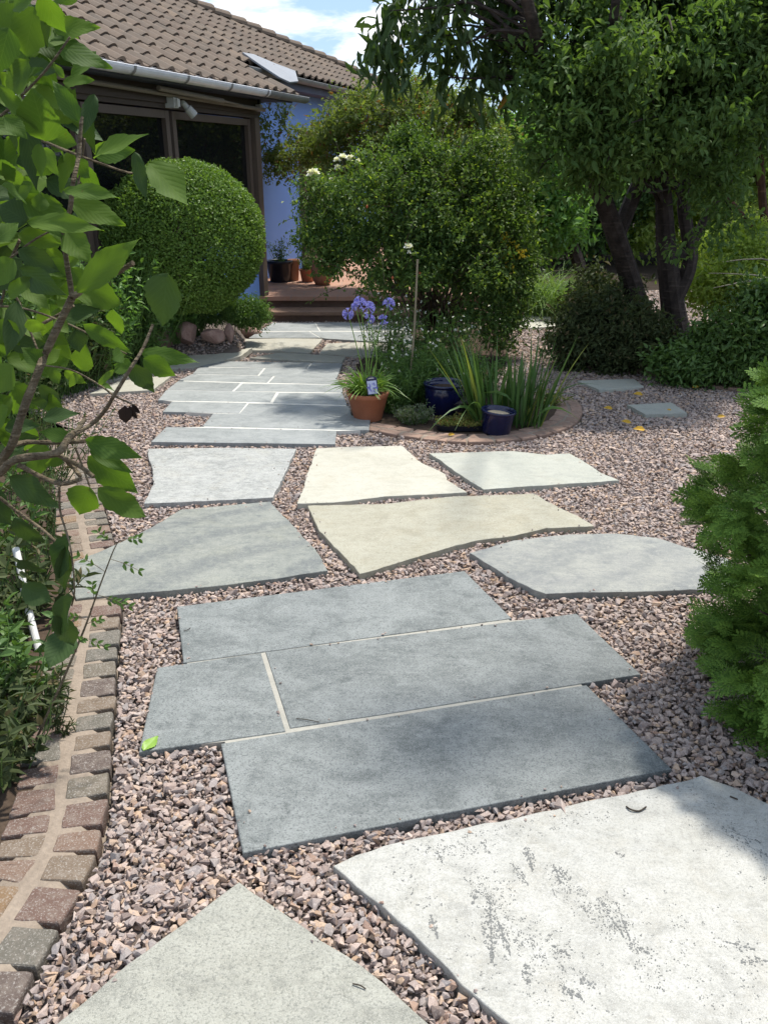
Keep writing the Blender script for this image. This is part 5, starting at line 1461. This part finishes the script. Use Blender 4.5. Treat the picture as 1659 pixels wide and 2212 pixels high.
# ------------------------------------------------------------------ pots on the patio
def tub(x, y, Y, r, h, m, label, name='plant_pot', belly=False):
    b = ZP(x, y, DECK); k = ppm(b); r, h = r / k, h / k
    pr = [(r * .72, 0), (r * .74, .01), (r * .96, h * .86), (r, h * .87), (r, h * .98), (r * .98, h)] if not belly else [(r * .6, 0), (r * .85, h * .2), (r, h * .5), (r * .92, h * .8), (r * .80, h * .9), (r * .86, h * .97), (r * .84, h)]
    pot(pr, h, b, .02, h - .05, name, label, m); return b, r, h
b, r, h = tub(606, 608, 0, 29, 44, M['black_plastic'], 'black tapered pot on a wheeled stand beside the blue wall')
mb = MB(); lathe(mb, [(0.0001, -.008), (r * .78, -.008), (r * .8, .0), (r * .78, .004), (0.0001, .004)], b + [0, 0, .0], 24)
for a in np.arange(4) * math.pi / 2 + .5: lathe(mb, [(0.0001, -.02), (.018, -.018), (.018, -.008), (0.0001, -.007)], b + [math.cos(a) * r * .6, math.sin(a) * r * .6, 0], 8)
solo('pot_trolley', mb, M['dark_plastic'], 'round wheeled pot stand under the black pot', 'pot stand', origin=b)
perennial('potted_shrub', b + [0, 0, h - .05], .12, 260, .34, 'leaf_cover', 'sparse leafy plant growing in the black pot by the blue wall', 21, .05, .3, cat='plant', lean=.2, nst=16)
tub(636, 606, 0, 13, 44, M['terracotta_old'], 'tall terracotta pot just right of the black pot')
b, r, h = tub(665, 608, 0, 17, 26, M['terracotta'], 'small round terracotta pot beside the door')
perennial('potted_plant', b + [0, 0, h - .05], .10, 260, .25, 'leaf_cover', 'small green plant in the round terracotta pot by the door', 22, .05, .4)
tub(697, 615, 0, 24, 50, M['terracotta_old'], 'large rounded terracotta jar partly hidden by the rose bush', belly=True)

# ------------------------------------------------------------------ left bed behind the near shrub
def nep(x, y, r, n, h, label, seed, fl=420):
    e = perennial('catmint', G(x, y), r, n, h, 'leaf_grey', label, seed, .03, .5, None, 'flowering plant', lean=.3, nst=60)
    g = np.random.default_rng(seed); mb = MB(); b = G(x, y); k = 46
    for j in range(k):
        p = b + [g.normal() * r * .7, g.normal() * r * .6, h * g.uniform(.75, 1.15)]; d = nrm(np.array([g.normal() * .4, g.normal() * .4, 1.0])); m_ = 22; t = g.uniform(0, .15, m_)[:, None]
        leaf_cloud(mb, p + d * t, g.normal(size=(m_, 3)), g.normal(size=(m_, 3)), .016, .011)
    part('flower_spikes', mb, M['petal_lilac'], e)
for i_, (s_, h_, mm_, lb_) in enumerate([(-2.62, .62, 'leaf_cover', 'leafy perennial against the blue wall, nearest the clipped dome'), (-2.9, .92, 'leaf_light', 'light green perennial against the blue wall, second from the clipped dome'), (-3.5, .95, 'leaf_cover', 'dense perennial against the blue wall behind the branching stems'),
                                        (-4.1, 1.0, 'leaf_light', 'light green perennial against the wall near the photo edge'), (-4.7, 1.0, 'leaf_cover', 'green perennial against the wall at the far left photo edge'), (-4.4, .85, 'leaf_dark', 'dark perennial between two lighter ones against the wall'), (-5.2, 1.0, 'leaf_cover', 'leafy perennial against the wall, cut by the left photo edge')]):
    b_ = H(s_, .30, 0); b_[2] = gzz(b_[0], b_[1]); perennial('leafy_perennial', b_, .28, 2300, h_, mm_, lb_, 140 + i_, .065, .45, kind='o', lean=.14)
nep(232, 752, .26, 900, .34, 'lilac flowered catmint nearest the red rocks behind the leafy shrub', 31)
nep(150, 770, .32, 1000, .38, 'lilac catmint clump farther left behind the leafy shrub', 32)
pass
nep(70, 785, .34, 1000, .42, 'lilac catmint clump at the left edge of the photo', 33)
pass
pass
pass
perennial('grey_shrublet', G(272, 745), .10, 500, .12, 'leaf_grey', 'tiny silver grey plant at the left end of the rocks', 37, .02, .4)
mb = MB(); g = np.random.default_rng(3); n = 9; b = G(300, 735); P = disc_pts(b, .04, n, 2); blades(mb, P, np.stack([g.normal(size=n) * .2, g.normal(size=n) * .1, np.ones(n)], 1), g.uniform(.1, .7, n), g.uniform(.25, .42, n), .022, 7, .6)
solo('strap_leaved_plant', mb, M['leaf_lily'], 'small tuft of pale yellow green strap leaves by the tall red rock', 'plant', origin=b)

# ------------------------------------------------------------------ near shrub on the left: traced branches and large leaves
def m_bigleaf(name, a, b, trans=.38, dull=1.0):
    m, N = new_mat(name); geo = N('NewGeometry'); ri = geo.outputs['Random Per Island']
    uv = N('SeparateXYZ', {0: N('UVMap').outputs[0]}); u, v = uv.outputs[0], uv.outputs[1]
    av = N.math('ABSOLUTE', v)
    ph = N.math('FRACT', N.math('SUBTRACT', N.math('MULTIPLY', u, 7.5), N.math('MULTIPLY', av, 3.6)))
    vein = N.math('SMOOTH_MIN', N.math('ABSOLUTE', N.math('SUBTRACT', ph, 0.5)), 1.0)
    vl = N.ramp(vein, [(0.0, 1.0), (0.09, 0.0)]); mid = N.ramp(av, [(0.0, 1.0), (0.035, 0.0)])
    veins = N.math('MAXIMUM', vl, mid)
    n = N.noise(N('TexCoord').outputs['Object'], 30, 4); n2 = N.noise(N('TexCoord').outputs['Object'], 130, 3)
    col = N.mix(N.math('ADD', N.math('MULTIPLY', ri, .65), N.math('MULTIPLY', n, .4), True), a, b)
    col = N.mix(N.math('MULTIPLY', veins, .32), col, tuple(min(1, x * 1.7) for x in b))
    col = N.mix(N.ramp(n2, [(0.70, 0.0), (0.76, 0.5)]), col, (0.10, 0.07, 0.02))
    colf = N.mix(geo.outputs['Backfacing'], col, N.mix(1.0, col, (1.35, 1.35, 1.5), 'MULTIPLY'))
    h = N.math('SUBTRACT', N.math('MULTIPLY', N.math('SINE', N.math('MULTIPLY', ph, 3.1416)), .7), N.math('MULTIPLY', mid, .6))
    bs = N('BsdfPrincipled', {'Base Color': colf, 'Roughness': .62, 'Specular IOR Level': .2, 'Normal': N.bump(h, .16, .002)})
    tc_ = N.mix(1.0, N.mix(N.math('MULTIPLY', veins, .5), col, tuple(x * .5 for x in a)), (1.7, 1.8, .5), 'MULTIPLY')
    t = N('BsdfTranslucent', {0: tc_}); mx = N('MixShader', {0: trans, 1: bs.outputs[0], 2: t.outputs[0]}); N('OutputMaterial', {0: mx.outputs[0]})
    return m


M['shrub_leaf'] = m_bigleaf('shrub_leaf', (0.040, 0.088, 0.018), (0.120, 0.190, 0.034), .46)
M['shrub_leaf_dark'] = m_bigleaf('shrub_leaf_dark', (0.030, 0.060, 0.020), (0.060, 0.100, 0.030), .2)  # darker, less translucent version of the leaf colour
M['dead_leaf'] = m_flat('dead_leaf', (0.035, 0.022, 0.016), .8, .2, 60, .6, .3)


def big_leaf(mb, base, tip, width, nrm_, curl=.12, fold=.18, seed=0, nu=17, nv=7, asym=0.0):
    g = np.random.default_rng(seed); d = tip - base; L = np.linalg.norm(d); d = d / L
    s = nrm(np.cross(d, nrm_)); nn = np.cross(s, d); u = np.linspace(0, 1, nu)
    w = np.sin(np.clip(u * .97 + .02, 0, 1) ** .82 * math.pi) ** .85 * (1 - .45 * u ** 4) * np.where(u > .8, 1 - (u - .8) * .9, 1) ; w[0] = .02; w[-1] = .0
    serr = np.where(np.arange(nu) % 2 == 0, 1.0, .93) * g.uniform(.93, 1.05, nu); vv = np.linspace(-1, 1, nv); V, UV = [], []
    ed = 1 + .07 * np.sin(np.outer([5.3, 6.9], u) * g.uniform(.7, 1.4) + g.uniform(0, 6.28, (2, 1))); tw = g.normal() * .35; wav = g.uniform(0, 6.28)
    for i, a in enumerate(u):
        for b in vv:
            e_ = w[i] * width * .5 * b * (serr[i] if abs(b) > .9 else 1) * ed[int(b > 0)][i] * (1 + asym * np.sign(b))
            z = fold * abs(e_) - curl * L * (a ** 2) * .8 + tw * e_ * a +   .03 * L * math.sin(a * 9 + wav + b * 1.5) * abs(b)
            sn = .5 * L * 0 + .03 * L * math.sin(a * 3 + wav)
            V.append(base + d * (a * L) + s * (e_ + sn * a) + nn * z); UV.append((a, b * w[i]))
    mb.add(np.array(V), grid_faces(nu, nv)); mb.UV = (mb.UV or []) + [np.array(UV)]


g = np.random.default_rng(77)
YS = 1.35                                                  # how far the shrub stands
SB = np.array([-0.95, 1.42, float(gz(1.42)) + .01])
sh = thing('leafy_bush', SB, 'near leafy bush with big veined leaves and bare brown branches on the left', 'bush')
br = MB()
BR = [([(-260, 1420), (-120, 1180), (0, 1000), (28, 958), (51, 886), (87, 794), (103, 755), (157, 642)], 1.30, 9, 7), ([(157, 642), (139, 526), (140, 487), (152, 454), (159, 392), (170, 341), (177, 252)], 1.30, 6, 4),
      ([(157, 642), (195, 618), (231, 601), (288, 568)], 1.30, 6.5, 5.5), ([(-200, 1300), (-60, 1070), (0, 1022), (36, 992), (123, 979), (147, 948), (164, 935)], 1.25, 9, 7),
      ([(164, 935), (198, 917), (226, 889), (247, 855), (283, 796), (311, 750), (331, 701)], 1.25, 5, 3), ([(164, 935), (185, 904)], 1.25, 5, 5), ([(247, 855), (293, 876)], 1.25, 2.4, 1.6),
      ([(247, 855), (213, 830), (154, 799), (95, 789)], 1.27, 2.4, 1.6), ([(28, 961), (60, 955), (123, 956), (185, 953)], 1.30, 6, 4.5), ([(123, 981), (170, 1005), (203, 1030)], 1.25, 5, 5), ([(130, 982), (155, 1005), (175, 1030)], 1.27, 5, 4.5),
      ([(41, 1004), (90, 1030), (136, 1045), (175, 1035)], 1.23, 5.5, 5), ([(163, 965), (180, 1010), (195, 1051)], 1.24, 2.5, 2), ([(-80, 275), (0, 283), (51, 288), (128, 319), (206, 349), (278, 373), (305, 372)], 1.38, 4, 2),
      ([(-120, 330), (0, 252), (41, 213), (100, 152), (152, 80)], 1.42, 3.5, 2.2), ([(0, 606), (39, 647), (60, 700), (82, 755)], 1.33, 3, 2.5), ([(44, 518), (15, 585), (8, 637), (-60, 900)], 1.4, 3.5, 3), ([(129, 1051), (131, 1105), (144, 1148), (155, 1193), (162, 1275), (156, 1308)], 1.22, 2.6, 1.8),
      ([(136, 1045), (129, 1051)], 1.22, 2.6, 2.6), ([(20, 560), (80, 515), (152, 480)], 1.34, 2.5, 1.8), ([(45, 725), (110, 690), (160, 660)], 1.38, 4, 3), ([(-20, 660), (60, 668), (160, 705), (245, 750), (275, 765)], 1.33, 2.6, 1.6), ([(-100, 60), (0, 50), (80, -20), (120, -60)], 1.45, 3, 2),
      ([(0, 1075), (45, 1110), (100, 1150), (140, 1190)], 1.3, 4, 3), ([(184, 300), (176, 360), (166, 420)], 1.36, 2.2, 2.6)]
for pts, Y, ra, rb_ in BR:
    q = smooth_path([at(x, y, Y + .02 * math.sin(i * 1.3)) for i, (x, y) in enumerate(pts)], max(8, 3 * len(pts))); k = ppm(q[0])
    tube(br, q, np.linspace(ra / k, rb_ / k, len(q)) * (1 + .06 * np.sin(np.arange(len(q)) * 2.1)), 9)
q = smooth_path([SB - [0, 0, .05], SB + [-.02, -.02, .2], at(-200, 1300, 1.25), at(-60, 1070, 1.25)], 14); tube(br, q, np.linspace(.022, .009, len(q)), 9)
q = smooth_path([SB - [0, 0, .05], SB + [-.08, 0, .3], at(-260, 1420, 1.3) + [-.05, 0, .1], at(-120, 1180, 1.30)], 14); tube(br, q, np.linspace(.02, .008, len(q)), 9)
for x0, y0, x1, y1 in ((-330, 900, -80, 275), (-330, 900, -120, 330), (-330, 800, -100, 60), (-260, 1050, -60, 900)):
    q = smooth_path([SB + [-.15, .1, .1], at(x0, y0, 1.4), at(x1, y1, 1.4)], 12); tube(br, q, np.linspace(.014, .004, len(q)), 7)
part('branches', br, M['twig'], sh)
# (base x, y, tip x, y, width) in frame pixels
LV = [(75, 15, 55, 128, 85), (92, -12, 140, 76, 80), (100, 28, 97, 104, 28), (0, 128, 66, 128, 60), (140, 168, 114, 135, 16), (137, 178, 202, 170, 30), (172, 264, 114, 170, 40), (100, 305, 70, 192, 88), (-5, 182, 82, 280, 34),
      (104, 292, 168, 310, 54), (203, 342, 318, 282, 50), (206, 336, 290, 322, 50), (292, 328, 318, 432, 32), (322, 352, 410, 440, 84), (165, 345, 198, 386, 34), (0, 345, 34, 385, 50), (85, 310, 88, 384, 32), (95, 320, 126, 382, 38),
      (138, 412, 256, 420, 38), (150, 432, 272, 486, 56), (86, 457, 90, 414, 36), (60, 480, 224, 492, 44), (145, 500, 196, 568, 58), (168, 632, 298, 510, 58), (364, 590, 344, 706, 88), (60, 478, -5, 440, 66), (40, 506, 136, 526, 44),
      (40, 540, 132, 586, 50), (45, 580, 138, 642, 56), (50, 620, 106, 666, 42), (246, 668, 262, 724, 40), (180, 700, 286, 766, 36), (165, 712, 174, 762, 40), (176, 800, 184, 744, 54), (0, 690, 42, 748, 56), (92, 786, 48, 750, 38), (92, 786, 132, 752, 40),
      (264, 760, 244, 778, 36), (305, 762, 430, 780, 40), (310, 774, 380, 814, 44), (283, 785, 333, 852, 44), (286, 796, 244, 788, 38), (214, 830, 248, 799, 18), (215, 826, 250, 844, 14), (110, 794, 130, 830, 26), (140, 800, 188, 830, 26), (168, 806, 150, 838, 22),
      (103, 868, 68, 870, 30), (150, 942, 86, 934, 34), (185, 950, 307, 993, 46), (195, 974, 288, 1024, 30), (190, 986, 300, 1066, 68), (212, 1055, 319, 1119, 52), (194, 1052, 168, 1113, 70), (136, 990, 98, 1004, 28), (20, 1030, 128, 1098, 60),
      (20, 60, -10, 160, 70), (60, 130, 20, 210, 60), (30, 20, 90, -30, 60), (-5, 60, 40, 10, 60), (45, 400, 5, 350, 40), (30, 560, -10, 620, 60), (10, 250, 60, 300, 40), (60, 255, 120, 275, 40), (35, 430, 70, 400, 30), (-10, 520, 40, 480, 60), (120, 340, 80, 380, 36),
      (20, 640, 70, 600, 40), (100, 560, 150, 600, 44), (10, 700, -20, 780, 60), (30, 790, -10, 850, 60), (60, 690, 100, 720, 40), (40, 210, 80, 240, 44), (5, 400, 60, 440, 50), (20, 880, -20, 930, 50), (270, 770, 262, 740, 20), (120, 690, 150, 720, 30)]
mb, md = MB(), MB()
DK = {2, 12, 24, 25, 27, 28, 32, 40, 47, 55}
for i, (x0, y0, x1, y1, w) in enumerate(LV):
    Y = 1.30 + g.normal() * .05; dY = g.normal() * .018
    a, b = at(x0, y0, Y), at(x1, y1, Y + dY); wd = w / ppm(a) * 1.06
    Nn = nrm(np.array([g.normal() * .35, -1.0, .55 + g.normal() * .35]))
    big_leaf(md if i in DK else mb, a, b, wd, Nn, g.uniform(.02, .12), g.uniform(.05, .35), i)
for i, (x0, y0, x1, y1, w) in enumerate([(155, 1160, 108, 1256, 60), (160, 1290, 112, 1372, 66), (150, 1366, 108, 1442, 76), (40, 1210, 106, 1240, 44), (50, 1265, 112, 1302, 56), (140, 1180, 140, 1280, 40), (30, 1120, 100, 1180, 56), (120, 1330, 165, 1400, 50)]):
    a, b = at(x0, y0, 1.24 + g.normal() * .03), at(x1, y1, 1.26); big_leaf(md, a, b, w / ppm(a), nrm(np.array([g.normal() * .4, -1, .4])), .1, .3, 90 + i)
for i in range(190):
    x, y, Y = g.uniform(-60, 215), g.uniform(-20, 960), g.uniform(1.38, 1.85)
    if x > 120 and (y < 110 or y > 700 or g.uniform() < .5): continue
    a = at(x, y, Y); an = g.uniform(-2.6, .9); L = g.uniform(.055, .085)
    b = a + L * np.array([math.cos(an), g.normal() * .3, math.sin(an)]); big_leaf(mb if g.uniform() < .62 else md, a, b, L * g.uniform(.45, .65), nrm(np.array([g.normal() * .5, -.9, .6 + g.normal() * .3])), g.uniform(.02, .15), g.uniform(.05, .35), 600 + i)
# leaves filling the bush outwards to the left and behind
for i in range(230):
    x, y, Y = g.uniform(-420, 70), g.uniform(-150, 1050), g.uniform(1.3, 1.75)
    if y > 700 and x > 0: continue
    a = at(x, y, Y); an = g.uniform(0, 6.28); L = g.uniform(.05, .10)
    b = a + L * np.array([math.cos(an), g.normal() * .4, math.sin(an) * .8 - .2]); big_leaf(mb if g.uniform() < .7 else md, a, b, L * g.uniform(.4, .62), nrm(np.array([g.normal() * .5, -.7, .8 + g.normal() * .3])), g.uniform(.02, .15), g.uniform(.05, .35), 200 + i, 9, 5)
part('leaves', mb, M['shrub_leaf'], sh, True); part('leaves', md, M['shrub_leaf_dark'], sh, True, 'dark green leaves')
mb = MB(); mb.UV = None
a = at(270, 876, 1.25)
leaf_cloud(mb, np.array([a, a + [.008, 0, 0], a + [.01, .004, .0]]), np.array([[-.05, 0, -1.0], [.2, .1, -1], [.35, 0, -.5]]), np.array([[.3, -1, 0], [-.5, -1, 0], [0, -1, .1]]), np.array([.031, .026, .018]), np.array([.026, .02, .012]), 'o'); part('dead_leaf', mb, M['dead_leaf'], sh)

# ------------------------------------------------------------------ undergrowth at the bottom left, pipe, sprig
perennial('undergrowth_plant', G(60, 1330), .16, 420, .30, 'leaf_dark', 'dark leafy plant under the near bush, above the white pipe', 41, .05, .5, kind='o')
perennial('undergrowth_plant', G(20, 1500), .16, 420, .26, 'leaf_cover', 'green leafy plant left of the lower end of the white pipe', 42, .045, .5, kind='o')
perennial('undergrowth_plant', G(60, 1560), .12, 300, .18, 'leaf_dark', 'low dark plant beside the setts below the white pipe', 43, .045, .45, kind='o')
perennial('undergrowth_plant', G(-10, 1680), .14, 300, .22, 'leaf_dark', 'dark plant at the bottom left corner beside the setts', 44, .05, .45, kind='o')
perennial('undergrowth_plant', G(70, 1180), .20, 500, .34, 'leaf_dark', 'shaded fine leaved plant behind the near bush', 45, .035, .4)
perennial('undergrowth_plant', G(90, 1050), .25, 800, .42, 'leaf_dark', 'feathery dark shrublet between the near bush and the gravel', 46, .04, .22)
perennial('undergrowth_plant', G(40, 960), .30, 900, .50, 'leaf_dark', 'dark twiggy shrublet at the left edge beside the gravel', 47, .04, .3)
perennial('undergrowth_plant', G(-40, 1250), .25, 600, .45, 'leaf_cover', 'green plant at the left edge below the bush', 48, .05, .5, kind='o')
perennial('undergrowth_plant', G(-30, 1400), .2, 500, .38, 'leaf_dark', 'dark green plant left of the pipe at the photo edge', 49, .05, .5, kind='o')
mb = MB(); a, b = at(44, 1225, G(85, 1412)[1] + .22), G(86, 1412); d_ = (b - a); a2 = a - d_ * .25
q = smooth_path([a2 + [0, 0, -.01], a, a + d_ * .5 + [-.004, 0, 0], b + [0, 0, .012]], 14); tube(mb, q, 8.2 / ppm(b), 14)
solo('plastic_pipe', mb, M['white_plastic'], 'white plastic pipe lying among the plants beside the setts', 'pipe', origin=b)
# young shoot leaning over the setts
base = G(70, 1650); e = thing('young_shoot', base, 'thin young shoot with small leaflets leaning across the setts', 'shoot')
q = np.concatenate([[base], path_px([(78, 1600, base[1] + .02), (135, 1473, base[1] + .05), (173, 1383, base[1] + .06), (189, 1343, base[1] + .06), (211, 1281, base[1] + .07), (230, 1230, base[1] + .08), (246, 1189, base[1] + .08), (258, 1167, base[1] + .08)], 30)])
mb = MB(); tube(mb, q, np.linspace(.0042, .0012, len(q)), 6); lf = MB()
for i, (x0, y0, x1, y1) in enumerate([(257, 1170, 300, 1163), (252, 1175, 214, 1150), (240, 1208, 300, 1232), (228, 1235, 172, 1203), (205, 1296, 268, 1300), (205, 1300, 200, 1262), (212, 1285, 280, 1310), (190, 1340, 148, 1330), (185, 1350, 215, 1340), (176, 1376, 225, 1395), (172, 1385, 180, 1380)]):
    a, b = at(x0, y0, base[1] + .07), at(x1, y1, base[1] + .06 + g.normal() * .02); tube(mb, [a, (a + b) / 2 + [0, 0, .004], b], .0008, 4)
    lf = MB()
    for t in (.45, .72, 1.0):
        for s in (-1, 1):
            p = a * (1 - t) + b * t; an = g.uniform(.4, 1.1) * s; dd = nrm(b - a); dv = dd * math.cos(an) + np.array([-dd[2], 0, dd[0]]) * math.sin(an) + [0, g.normal() * .3, 0]
            leaf_cloud(lf, p[None], dv[None], np.array([[g.normal() * .4, -1, .9]]), .020, .011, 'o')
    part('leaf', lf, M['leaf_cover'], e)
part('stem', mb, M['twig'], e)
base = G(118, 1600); e = thing('spurge', base, 'narrow needle-leaved spurge sprig beside the setts', 'plant'); st, lf = MB(), MB()
for x, y in ((135, 1440), (150, 1490), (120, 1530), (160, 1560), (105, 1580)):
    t = at(x, y, base[1] + .03 + g.normal() * .02); q = smooth_path([base, (base + t) / 2 + g.normal(size=3) * .006, t], 10); tube(st, q, .0016, 5)
    n = 46; f = g.uniform(.25, 1, n)[:, None]; P = base * (1 - f) + t * f; leaf_cloud(lf, P, g.normal(size=(n, 3)) + [0, 0, .1], g.normal(size=(n, 3)) + [0, -.3, .8], g.uniform(.02, .034, n), .0035)
part('stems', st, M['leaf_dark'], e); part('leaves', lf, M['leaf_dark'], e)

# ------------------------------------------------------------------ conifer at the right: flat fern-like sprays
def spray_template():
    """a flat fan: a rachis with alternate branchlets, each with scale-leaf twigs; 2-D outline strips"""
    S, F = [], []

    def strip(a, b, w0, w1):
        a, b = np.array(a), np.array(b); d = b - a; L = np.linalg.norm(d); d = d / L; n = np.array([-d[1], d[0]]); k = len(S)
        m = a + d * L * .55
        S.extend([a - n * w0 * .5, a + n * w0 * .5, m + n * w0 * .62, b + n * w1 * .3, b - n * w1 * .3, m - n * w0 * .62]); F.extend([[k, k + 5, k + 2, k + 1], [k + 5, k + 4, k + 3, k + 2]])
    strip((0, 0), (0, 1), .024, .02)
    for i in range(10):
        y = .09 + i * .09; s = 1 if i % 2 else -1; L = .52 * (1 - y) ** .65 + .10; an = R(48 - 14 * y) * s
        b = (math.sin(an) * L, y + math.cos(an) * L); strip((0, y), b, .030, .022)
        for j in range(4):
            t = .25 + j * .20; p = (math.sin(an) * L * t, y + math.cos(an) * L * t); l2 = L * .38 * (1 - t * .62)
            for s2 in (1, -1):
                a2 = an + s2 * R(38); strip(p, (p[0] + math.sin(a2) * l2, p[1] + math.cos(a2) * l2), .032, .020)
    return np.array(S), np.array(F)


TC = np.array([1.48, 2.14, float(gz(2.18))]); SV, SF = spray_template(); g = np.random.default_rng(12)


def thuja_r(z):                                            # radius at height z (fraction)
    return np.interp(z, [0, .064, .26, .46, .68, .77, .93, 1], [.50, .555, .575, .57, .485, .43, .20, .03])


TH = 1.40; nt, per = 450, 13; n = nt * per
tz = g.uniform(.01, 1, nt) ** 1.1; tu = g.uniform(0, 6.283, nt); tdep = g.uniform(0, 1, nt) ** 1.6
zf = np.repeat(tz, per); u = np.repeat(tu, per); dep = np.repeat(tdep, per)
rad = thuja_r(zf) * (1 - .38 * dep) * (1 + .09 * vnoise(np.stack([np.cos(u), np.sin(u), zf * 3], 1), 1.6, 4)) - .075
zf = zf + g.normal(size=n) * .016; u = u + g.normal(size=n) * .035 / np.maximum(rad, .1); rad = rad + g.normal(size=n) * .022
P = TC + np.stack([rad * np.cos(u), rad * np.sin(u), np.clip(zf, 0.005, 1.02) * TH + .02], 1)
O = np.stack([np.cos(u), np.sin(u), np.zeros(n)], 1)
D = nrm(O * .9 + np.array([0, 0, .35]) + np.repeat(g.normal(size=(nt, 3)) * .30, per, 0) + g.normal(size=(n, 3)) * .34)
tg = np.stack([-np.sin(u), np.cos(u), np.zeros(n)], 1); ph = g.normal(size=n) * .8
Nn = np.where((np.arange(n) % 3 > 0)[:, None], O * .45 + [0, 0, .85] + g.normal(size=(n, 3)) * .4, tg * np.cos(ph)[:, None] + np.cross(D, tg) * np.sin(ph)[:, None]); S_ = nrm(np.cross(D, Nn)); Nn = np.cross(S_, D); Lz = g.uniform(.060, .105, n)
V = P[:, None] + Lz[:, None, None] * (SV[None, :, 0, None] * S_[:, None] * .95 + SV[None, :, 1, None] * D[:, None] + (.25 * SV[None, :, 0, None] ** 2 - .16 * SV[None, :, 1, None] ** 2) * Nn[:, None])
mb = MB().add(V.reshape(-1, 3), (SF[None] + (np.arange(n) * len(SV))[:, None, None]).reshape(-1, 4))
tr = MB(); tube(tr, [TC - [0, 0, .05], TC + [0, 0, .8], TC + [0, 0, 1.3]], [.03, .02, .004], 8)
for i in range(70):
    z = g.uniform(.08, 1.3); a = g.uniform(0, 6.28); r = thuja_r(z / TH) * .85; tube(tr, smooth_path([TC + [0, 0, z * .75], TC + [math.cos(a) * r * .5, math.sin(a) * r * .5, z * .85], TC + [math.cos(a) * r, math.sin(a) * r, z + .08]], 8), [.007] * 4 + [.005] * 3 + [.003] * 2, 5)
plant('conifer', TC, 'bushy green conifer with flat fan sprays at the right edge', 'conifer', foliage=(mb, 'thuja'), trunk=(tr, 'stem'))

# ------------------------------------------------------------------ fallen leaves and bits
M['leaf_fallen'] = m_leaf('leaf_fallen', (0.46, 0.27, 0.03), (0.58, 0.36, 0.05), .15, .6, .2, 20, 1.0)
M['leaf_fresh'] = m_leaf('leaf_fresh', (0.20, 0.34, 0.05), (0.26, 0.42, 0.07), .2, .4, .35, 20, 1.0)
g = np.random.default_rng(31)
for x, y, w, lb in [(1379, 853, 11, 'yellow fallen leaf between the two small stepping stones'), (1313, 883, 10, 'yellow fallen leaf left of the lower stepping stone'), (1353, 913, 11, 'yellow fallen leaf just below the lower stepping stone'), (1382, 929, 14, 'largest yellow fallen leaf, curled on the gravel'),
                    (1502, 837, 8, 'yellow fallen leaf beside the single row of brown setts'), (1557, 901, 9, 'yellow fallen leaf touching the conifer'), (974, 940, 8, 'yellow fallen leaf on the front of the round bed edging'), (1445, 886, 5, 'tiny yellow fallen leaf at the right tip of the lower stepping stone')]:
    c = G(x, y, .03); L = 2 * w / ppm(c); a = g.uniform(-.6, .6); d = np.array([math.cos(a), math.sin(a) * .5, 0]) * g.choice([-1, 1]); mb = MB()
    leaf_cloud(mb, (c - d * L / 2)[None], (d + [0, 0, .25])[None], np.array([[g.normal() * .4, -.7, .9]]), L, L * .55, 'o'); solo('fallen_leaf', mb, M['leaf_fallen'], lb, 'leaf', 'yellow leaves fallen on the gravel', origin=c)
c = G(326, 1607, .034); mb = MB(); big_leaf(mb, c + [-.012, -.03, 0], c + [.012, .036, .006], .036, np.array([.05, -.1, 1.0]), .1, .25, 4); solo('fallen_leaf', mb, M['leaf_fresh'], 'fresh green leaf fallen on the corner of the short slate slab', 'leaf', origin=c)
M['twig_bit'] = m_flat('twig_bit', (0.05, 0.04, 0.03), .8, .2, 60, .4, .2)
for pts, r, lb in [([(1352, 1742), (1362, 1750), (1380, 1752), (1395, 1744)], .0022, 'curved dark twig on the big white flagstone'), ([(640, 1552), (665, 1556), (690, 1560)], .0012, 'thin curved twig lying on the long slate slab'), ([(398, 1362), (405, 1362), (412, 1356)], .0012, 'small twig on the left end of the back slate slab'),
                   ([(1576, 1720), (1592, 1728)], .002, 'short dark twig on the far right of the white flagstone'), ([(762, 2125), (778, 2130), (790, 2136)], .0014, 'short twig on the buff flagstone at the bottom')]:
    q = smooth_path([G(x, y, TOP + .003) + [0, 0, .002 * (i % 2)] for i, (x, y) in enumerate(pts)], 9); solo('twig', tube(MB(), q, r, 6), M['twig_bit'], lb, 'twig', origin=q[0])
